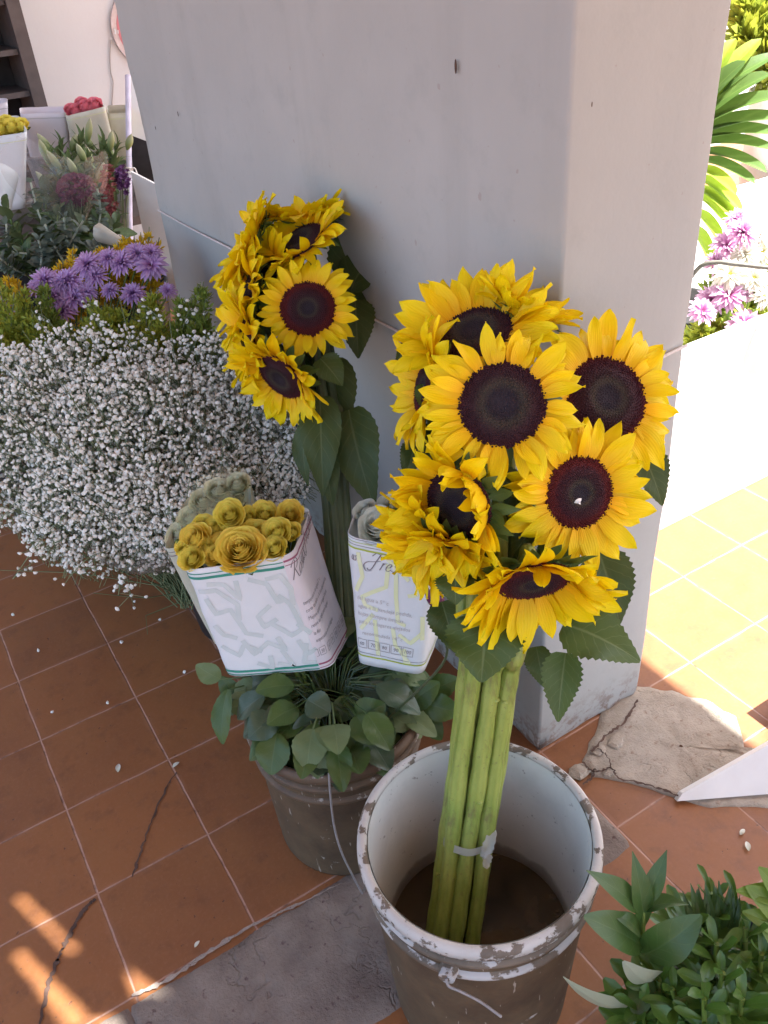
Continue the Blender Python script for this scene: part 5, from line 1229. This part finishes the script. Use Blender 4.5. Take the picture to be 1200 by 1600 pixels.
for i, (foot, top, d) in enumerate((((86, 385), (48, 285), 2.45), ((150, 372), (152, 295), 2.5), ((120, 400), (30, 395), 2.38), ((110, 400), (100, 340), 2.4), ((60, 420), (10, 350), 2.42), ((140, 400), (165, 360), 2.42), ((100, 410), (70, 350), 2.36), ((40, 430), (-5, 400), 2.38), ((90, 420), (130, 345), 2.4), ((60, 430), (60, 375), 2.33))):
    r_ = thing('eucalyptus_branch', ['eucalyptus branch with a long bare pale stem slanting left below the lilies', 'upright eucalyptus branch with a pale stem under the rust red spike', 'eucalyptus branch lying level to the left above the mums', 'short upright eucalyptus branch in the middle of the dark greenery', 'eucalyptus branch at the left below the white paper cone', 'small eucalyptus branch pointing at the cream bouquet wrap', 'eucalyptus branch left of the middle, behind the level one', 'eucalyptus branch cut by the left edge above the yellow plume', 'eucalyptus branch leaning right below the maroon bunch', 'low eucalyptus branch just above the lilac cluster'][i], 'eucalyptus', at(*foot, d+.05), GE)
    leafy(r_, at(*foot, d+.05), at(*top, d), 'euc', 12, .035, .030, 'ovate', rg, .25, .12, .003, 'pale_stem', .1, True, .12)
for i, (x, y, d) in enumerate(((30, 360, 2.55), (10, 320, 2.6), (60, 320, 2.6), (90, 330, 2.6), (150, 345, 2.56), (15, 395, 2.45), (120, 365, 2.5), (185, 340, 2.62), (45, 400, 2.42), (70, 290, 2.66), (165, 240, 2.95), (150, 255, 2.95), (185, 262, 2.95), (120, 235, 2.95), (175, 300, 2.95), (90, 240, 2.95))):
    foot = at(80+.4*(x-80), 440, d+.05); r_ = thing('broadleaf_greenery', ['broad leaved stem beside the level eucalyptus branch', 'broad leaved stem under the white paper cone at the left edge', 'dark broad leaved stem left of the bare pale stem', 'dark broad leaved stem right of the bare pale stem', 'broad leaved stem below the rust red flower spike', 'low broad leaved stem at the left edge, above the mums', 'broad leaved stem in the centre of the dark greenery', 'dark broad leaved stem beside the pole', 'low broad leaved stem above the lilac cluster', 'broad leaved stem directly under the leftmost lily', 'shaded broad leaved stem under the white and cream sleeve', 'shaded broad leaved stem between the lilies and the pink roses sleeve', 'shaded broad leaved stem touching the pole', 'shaded broad leaved stem under the pink edged sleeve', 'shaded broad leaved stem behind the rust red spike', 'shaded broad leaved stem at the far left of the lilies'][i], 'greenery', foot, 'dark leafy stems behind the lilac chrysanthemums')
    leafy(r_, foot, at(x, y, d), 'dark_leaf', 16, .07, .042, 'ovate', rg, .5, .3)
cl = cone(at(110, 350, 2.6), [at(-10, 240, 2.5), at(35, 215, 2.45), at(70, 235, 2.42), at(120, 250, 2.45), at(165, 235, 2.52)], 40, 12, .02, 5, .04)
solo('cellophane', cl, M_['cello'], 'shiny clear cellophane around the lilies in the back row', 'wrap')

# ------------------------------------------------------------------ sunlit yard at the right
YB = .36
pb = thing('planter_box', 'low white box in full sun holding pink and white mums', 'planter', (1.9, .6, 0))
m = MB(); m.box((1.36, YB, .001), (3.0, YB+.04, .475)); part('front_panel', m, M_['white_board'], pb, False)
m = MB(); m.box((1.36, YB+.75, .001), (3.0, YB+.79, .475)); part('rear_panel', m, M_['white_board'], pb, False)
for x in (1.30, 3.0): m = MB(); m.box((x, YB, .001), (x+.058, YB+.79, .475)); part('side_panel', m, M_['white_board'], pb, False)
m = MB(); m.box((1.362, YB+.042, .20), (2.998, YB+.748, .22)); part('inner_floor', m, M_['white_board'], pb, False)
GP = 'pink and white mums in the sunlit planter'
rg = random.Random(61)
PM = [(1138, 462, 20, 'p', 'pink mum with a dark eye in the centre of the planter'), (1112, 470, 17, 'p', 'pink mum at the left beside the pillar edge'), (1165, 510, 20, 'p', 'deep pink mum drooping lowest over the planter front'), (1140, 430, 20, 'w', 'broad white mum above the pink mum with a dark eye'), (1178, 436, 18, 'w', 'white mum with open petals right of the broad one'), (1160, 365, 19, 'p', 'mauve mum at the top below the palm'), (1135, 385, 17, 'p', 'mauve mum left of the topmost one'), (1120, 412, 15, 'p', 'mauve mum under the lowest palm leaflets'), (1165, 400, 17, 'w', 'cream mum between the mauve ones'), (1190, 395, 20, 'w', 'cream mum at the right edge, below the palm'), (1096, 488, 16, 'p', 'pale pink mum leaning against the pillar edge'), (1192, 465, 15, 'w', 'white mum at the right edge, level with the pink ones'), (1160, 455, 14, 'p', 'small magenta mum between the two white ones'), (1150, 345, 14, 'p', 'small mauve mum highest at the left, touching a palm leaflet'), (1185, 370, 15, 'w', 'small cream mum highest at the right edge')]
for i, (x, y, r_, k, lb) in enumerate(PM):
    mum(lb, x, y, 2.12+rg.uniform(-.05, .06)+(.0 if y > 420 else .12), r_*1.55, k, nz(VW*.8+UPW*.5+RT*rg.uniform(-.4, .3)), at(1130+.4*(x-1130), 560, 2.42), GP, 2 if y > 425 else None)
sprig('yellow green sprig at the right edge among the sunlit mums', (1180, 580), 2.40, [(1190, 440, 2.32), (1200, 465, 2.3), (1185, 480, 2.28), (1198, 500, 2.28), (1175, 485, 2.28), (1210, 430, 2.3)], 'sprigs among the sunlit mums', 'sprig', .016, 300, .012)
sprig('yellow green sprig under the deep pink mum, low in the planter', (1130, 580), 2.38, [(1120, 505, 2.25), (1140, 500, 2.28), (1105, 515, 2.26), (1130, 520, 2.24)], 'sprigs among the sunlit mums', 'sprig_dark', .016, 240, .014)
for i, (x0, y0, x1, y1) in enumerate(((1128, 505, 1118, 545), (1140, 490, 1128, 545), (1156, 480, 1145, 545), (1172, 480, 1165, 545))): pass
sprig('pale green stems and leaves beside the pillar edge, under the pink mums', (1090, 600), 2.30, [(1092, 500, 2.16), (1084, 515, 2.16), (1100, 505, 2.14), (1108, 520, 2.14), (1096, 525, 2.12), (1116, 500, 2.18), (1150, 520, 2.16), (1180, 525, 2.14)], 'sprigs among the sunlit mums', 'sprig', .018, 380, .018)
sprig('green foliage behind the mauve and cream mums below the palm', (1150, 600), 2.42, [(1125, 400, 2.34), (1145, 380, 2.36), (1165, 420, 2.34), (1185, 410, 2.34), (1130, 440, 2.32), (1160, 470, 2.32), (1175, 350, 2.38), (1195, 385, 2.36), (1110, 450, 2.32)], 'sprigs among the sunlit mums', 'sprig_dark', .024, 320, .022)
# palm
M_['palm'] = leaf_mat('palm_leaf', (.05, .11, .02), (.09, .16, .03), vein=(.2, .3, .08), nv=1, veins=.35, trans=.35)
M_['palm_y'] = leaf_mat('palm_leaf_yellow', (.20, .32, .02), (.28, .38, .035), vein=(.4, .5, .1), nv=1, veins=.3, trans=.4)
pf = at(1040, 560, 2.75); palm = thing('palm', 'potted fan palm with long green leaflets behind the pillar edge', 'palm', (pf[0], pf[1], 0))
m = MB(); m.tube(spline([(pf[0], pf[1], .25), at(1052, 330, 2.75), at(1078, 205, 2.7)], 6), .011, 8); part('stem', m, M_['green_stem'], palm)
for (y0, x1, y1, wd, yl, d) in ((200, 1205, 115, 30, 0, 2.68), (190, 1165, 95, 26, 0, 2.7), (205, 1225, 150, 30, 0, 2.66), (215, 1230, 185, 28, 0, 2.66), (222, 1225, 212, 28, 0, 2.64), (230, 1212, 236, 26, 0, 2.63), (240, 1198, 270, 24, 0, 2.62), (250, 1180, 288, 22, 0, 2.62), (262, 1150, 305, 22, 1, 2.6), (275, 1158, 332, 22, 1, 2.6), (290, 1152, 350, 20, 1, 2.58), (300, 1145, 362, 22, 1, 2.58), (325, 1132, 392, 18, 1, 2.56), (350, 1115, 425, 18, 1, 2.56), (195, 1190, 60, 26, 1, 2.72), (180, 1150, 60, 24, 1, 2.74), (180, 1215, 85, 26, 0, 2.72)):
    m = MB(); b = at(1075, y0, 2.7); m.leaf(b, at(x1, y1, d-.1), wd*1.3*d/F, nz(UPW*.8+VW*.7), 'rect', 16, 3, .45, .07, 0, .03, .15); part('leaflet', m, M_['palm_y' if yl else 'palm'], palm)
m = MB(); pc = (pf[0], pf[1]); m.lathe([(.001, .001), (.12, .001), (.15, .26), (.158, .27), (.145, .27), (.135, .24), (.001, .24)], 40, pc); part('pot', m, M_['black_plastic'], palm)
# thatch-like yellow stems top right and the dark hose in front of the mums
sprig('bundle of tan yellow stems at the top right above the palm', (1215, 150), 2.95, [(1165, 10, 2.9), (1185, -10, 2.9), (1200, 20, 2.9), (1178, 40, 2.9), (1205, 60, 2.88), (1160, 35, 2.9)], None, 'sprig', .03, 380, .05, 'dry_stems', 'flowers')
m = MB(); m.tube(spline([at(1083, 428, 2.02), at(1098, 414, 2.0), at(1120, 410, 1.99), at(1150, 413, 1.98), at(1215, 420, 1.97)], 8), .0052, 8)
m.tube(spline([at(1083, 428, 2.02), at(1072, 470, 2.05), on(1040, 700, 2, .006)], 8), .0052, 8); m.tube(spline([at(1215, 420, 1.97), at(1260, 470, 1.97), on(1300, 640, 2, .006)], 8), .0052, 8)
solo('hose', m, simple('grey_hose', (.10, .10, .08), (.14, .13, .11), .5, 30), 'thin dark hose arched in front of the sunlit mums', 'hose')

# ------------------------------------------------------------------ greenery at the lower right
M_['fg_leaf'] = leaf_mat('glossy_lance_leaf', (.034, .080, .016), (.056, .112, .022), under=(.30, .34, .24), vein=(.09, .15, .05), nv=5, veins=.45, rough=.38, spec=.5)
M_['fg_leaf_y'] = leaf_mat('young_leaf', (.11, .19, .025), (.16, .25, .035), under=(.2, .28, .08), vein=(.22, .3, .08), nv=5, veins=.4, trans=.35, rough=.4)
M_['fg_round'] = leaf_mat('glossy_round_leaf', (.045, .11, .016), (.10, .19, .026), under=(.11, .17, .05), vein=(.13, .2, .06), nv=3, veins=.25, rough=.33, spec=.5)
GF = 'cut greenery at the lower right'
fg0 = on(1120, 1640, 2, .02)
lz = thing('leafy_branch', 'branch with long pointed glossy leaves beside the front bucket rim', 'greenery', fg0, GF)
m = MB(); m.tube(spline([at(1008, 1400, .98), at(1004, 1450, .985), at(1010, 1520, 1.0), at(1040, 1640, 1.04), fg0], 6), .0032, 8); part('stem', m, M_['green_stem'], lz)
for (b, bd, t, td, wd, face, curl, mt) in (((1006, 1448), .985, (988, 1330), .97, 36, cdir(.25, .1, 1), .05, 'fg_leaf'), ((1008, 1415), .985, (1042, 1328), .975, 30, cdir(-.3, .2, .9), .05, 'fg_leaf'),
    ((1003, 1425), .985, (916, 1360), .95, 38, cdir(.3, .55, .75), .06, 'fg_leaf'), ((1003, 1478), .985, (912, 1432), .94, 56, cdir(.2, .55, .8), .06, 'fg_leaf'), ((1002, 1462), .985, (950, 1425), .96, 30, cdir(-.2, .7, .6), .12, 'fg_leaf'),
    ((1004, 1492), .99, (1096, 1430), .95, 62, cdir(.1, .45, .9), .12, 'fg_leaf'), ((1008, 1424), .985, (1076, 1414), .96, 34, cdir(.0, .85, .4), .14, 'fg_leaf'), ((990, 1572), 1.0, (880, 1526), .95, 40, cdir(-.1, .7, -.7), -.10, 'fg_leaf'),
    ((1026, 1520), .985, (974, 1502), .94, 46, cdir(-.1, .5, -.8), -.2, 'fg_leaf'), ((1012, 1520), 1.0, (990, 1600), .97, 40, cdir(-.3, .5, .8), .1, 'fg_leaf')):
    m = MB(); m.leaf(at(*b, bd), at(*t, td), wd*bd/F, face, 'lance' if wd < 45 else 'ovate', 14, 4, .25, curl, 0, .05, .1); part('leaf', m, M_[mt], lz)
rg = random.Random(77)
fgl = ['front clump of rounded glossy leaves cut by the bottom edge', 'dark rosette of rounded leaves right of the long pointed branch', 'rosette of blunt green leaves in the centre of the greenery', 'low clump of blunt leaves at the bottom right corner', 'clump of blunt leaves at the right edge of the photo', 'upright clump with spiky dark shoots on top', 'small rosette behind the spiky shoots', 'lower clump of blunt leaves beside the pale curled leaf', 'rounded clump in front of the yellow green leaves', 'lowest clump in the middle, cut by the bottom edge', 'shadowy clump at the foot of the pointed branch', 'clump of blunt leaves between the corner and the centre']
for i, (x, y, d) in enumerate(((1050, 1545, .96), (1075, 1450, .98), (1120, 1475, .96), (1160, 1560, .93), (1190, 1490, .96), (1110, 1395, 1.0), (1150, 1420, 1.0), (1030, 1530, .98), (1165, 1450, .97), (1100, 1560, .93), (1000, 1580, .98), (1130, 1520, .94))):
    foot = at(1110+.5*(x-1110), 1700, 1.08); r_ = thing('leafy_branch', fgl[i], 'greenery', foot, GF)
    leafy(r_, foot, at(x, y, d), 'fg_round', 24, .068, .024, 'obov', rg, .75, .45, .003, 'green_stem', .08, False, .35)
for i, (x, y, d) in enumerate(((1078, 1385, 1.0), (1110, 1372, 1.0), (1128, 1375, 1.01), (1095, 1382, .99), (1150, 1385, 1.0))):
    pass
for lb, tips in (('young yellow green leaves reaching in from the right edge', [((1230, 1440), (1165, 1385), 46), ((1235, 1420), (1185, 1355), 44), ((1240, 1460), (1160, 1425), 40), ((1240, 1500), (1185, 1440), 44), ((1235, 1405), (1150, 1392), 34)]),):
    r_ = thing('leafy_branch', lb, 'greenery', at(1240, 1640, 1.05), GF); m = MB(); m.tube(spline([at(1240, 1400, 1.0), at(1242, 1500, 1.0), at(1240, 1640, 1.05)], 6), .003, 8); part('stem', m, M_['green_stem'], r_)
    for b, t, wd in tips: m = MB(); m.leaf(at(*b, .99), at(*t, .96), wd/F, cdir(-.2, .5, .8), 'ovate', 12, 4, .2, .1); part('leaf', m, M_['fg_leaf_y'], r_)
r_ = thing('leafy_branch', 'spiky dark shoots standing at the top of the greenery', 'greenery', at(1110, 1640, 1.07), GF); m = MB(); m.tube(spline([at(1112, 1440, 1.0), at(1110, 1540, 1.02), at(1110, 1640, 1.07)], 6), .003, 8); part('stem', m, M_['green_stem'], r_)
m = MB()
for k in range(26):
    x = rg.uniform(1062, 1160); y = 1372+abs(x-1110)*.25+rg.uniform(0, 26); m.leaf(at(x*.6+1110*.4, y+62, 1.0), at(x, y, .99), .0105, cdir(rg.uniform(-.6, .6), .2, 1), 'lance', 8, 2, .35, .08)
part('foliage', m, M_['fg_leaf'], r_)
# bucket that holds it, out of view below
gbk = on(1120, 1660, 2, 0)
b = thing('bucket', 'dark bucket holding the cut greenery at the lower right', 'bucket', (gbk[0]+.02, gbk[1]+.02, 0))
m = MB(); m.lathe([(.09, 0), (.11, .17)], 40, (gbk[0]+.02, gbk[1]+.02)); part('body', m, M_['black_plastic'], b)

# what carries the back row: a low dark bench under the sleeves, and a white tub under the dry stems
bn = thing('bench', 'low dark wooden bench under the paper sleeves of the back row', 'bench', (.75, 2.55, 0))
m = MB(); m.box((.30, 2.30, .47), (1.32, 3.15, .50)); part('bench_top', m, M_['dark_wood'], bn, False)
for x, y in ((.33, 2.33), (1.25, 2.33), (.33, 3.05), (1.25, 3.05)): m = MB(); m.box((x, y, 0), (x+.04, y+.04, .469)); part('leg', m, M_['dark_wood'], bn, False)
for px_, d_, lb in (((80, 250), 3.25, 'grey tub under the pink edged sleeve in the back row'), ((150, 247), 3.16, 'grey tub under the sleeve of pink roses in the back row'), ((191, 259), 3.25, 'grey tub under the white and cream sleeve by the pole'), ((-10, 248), 3.3, 'grey tub under the highest sleeve at the left edge'), ((12, 330), 3.06, 'grey tub under the sleeve of pale yellow flowers at the left edge')):
    p = at(*px_, d_); z0 = .501; c = (p[0], p[1]); zt = max(p[2]+.03, z0+.05)
    t_ = thing('tub', lb, 'tub', (p[0], p[1], z0)); m = MB(); m.lathe([(.001, z0), (.075, z0), (.088, zt)], 32, c); part('body', m, M_['wire'], t_)
    m = MB(); m.lathe([(.085, zt-.012), (.093, zt-.010), (.093, zt), (.083, zt+.001), (.080, zt-.02)], 32, c); part('rim', m, M_['wire'], t_)
p = at(1215, 150, 2.95); c = (p[0], p[1]); t_ = thing('tub', 'tall white tub under the tan yellow stems at the right edge', 'tub', (p[0], p[1], 0))
m = MB(); m.lathe([(.001, .001), (.07, .001), (.09, p[2]+.02)], 32, c); part('body', m, M_['white_board'], t_)
m = MB(); m.lathe([(.087, p[2]+.008), (.095, p[2]+.01), (.095, p[2]+.022), (.085, p[2]+.023), (.082, p[2]-.01)], 32, c); part('rim', m, M_['white_board'], t_)
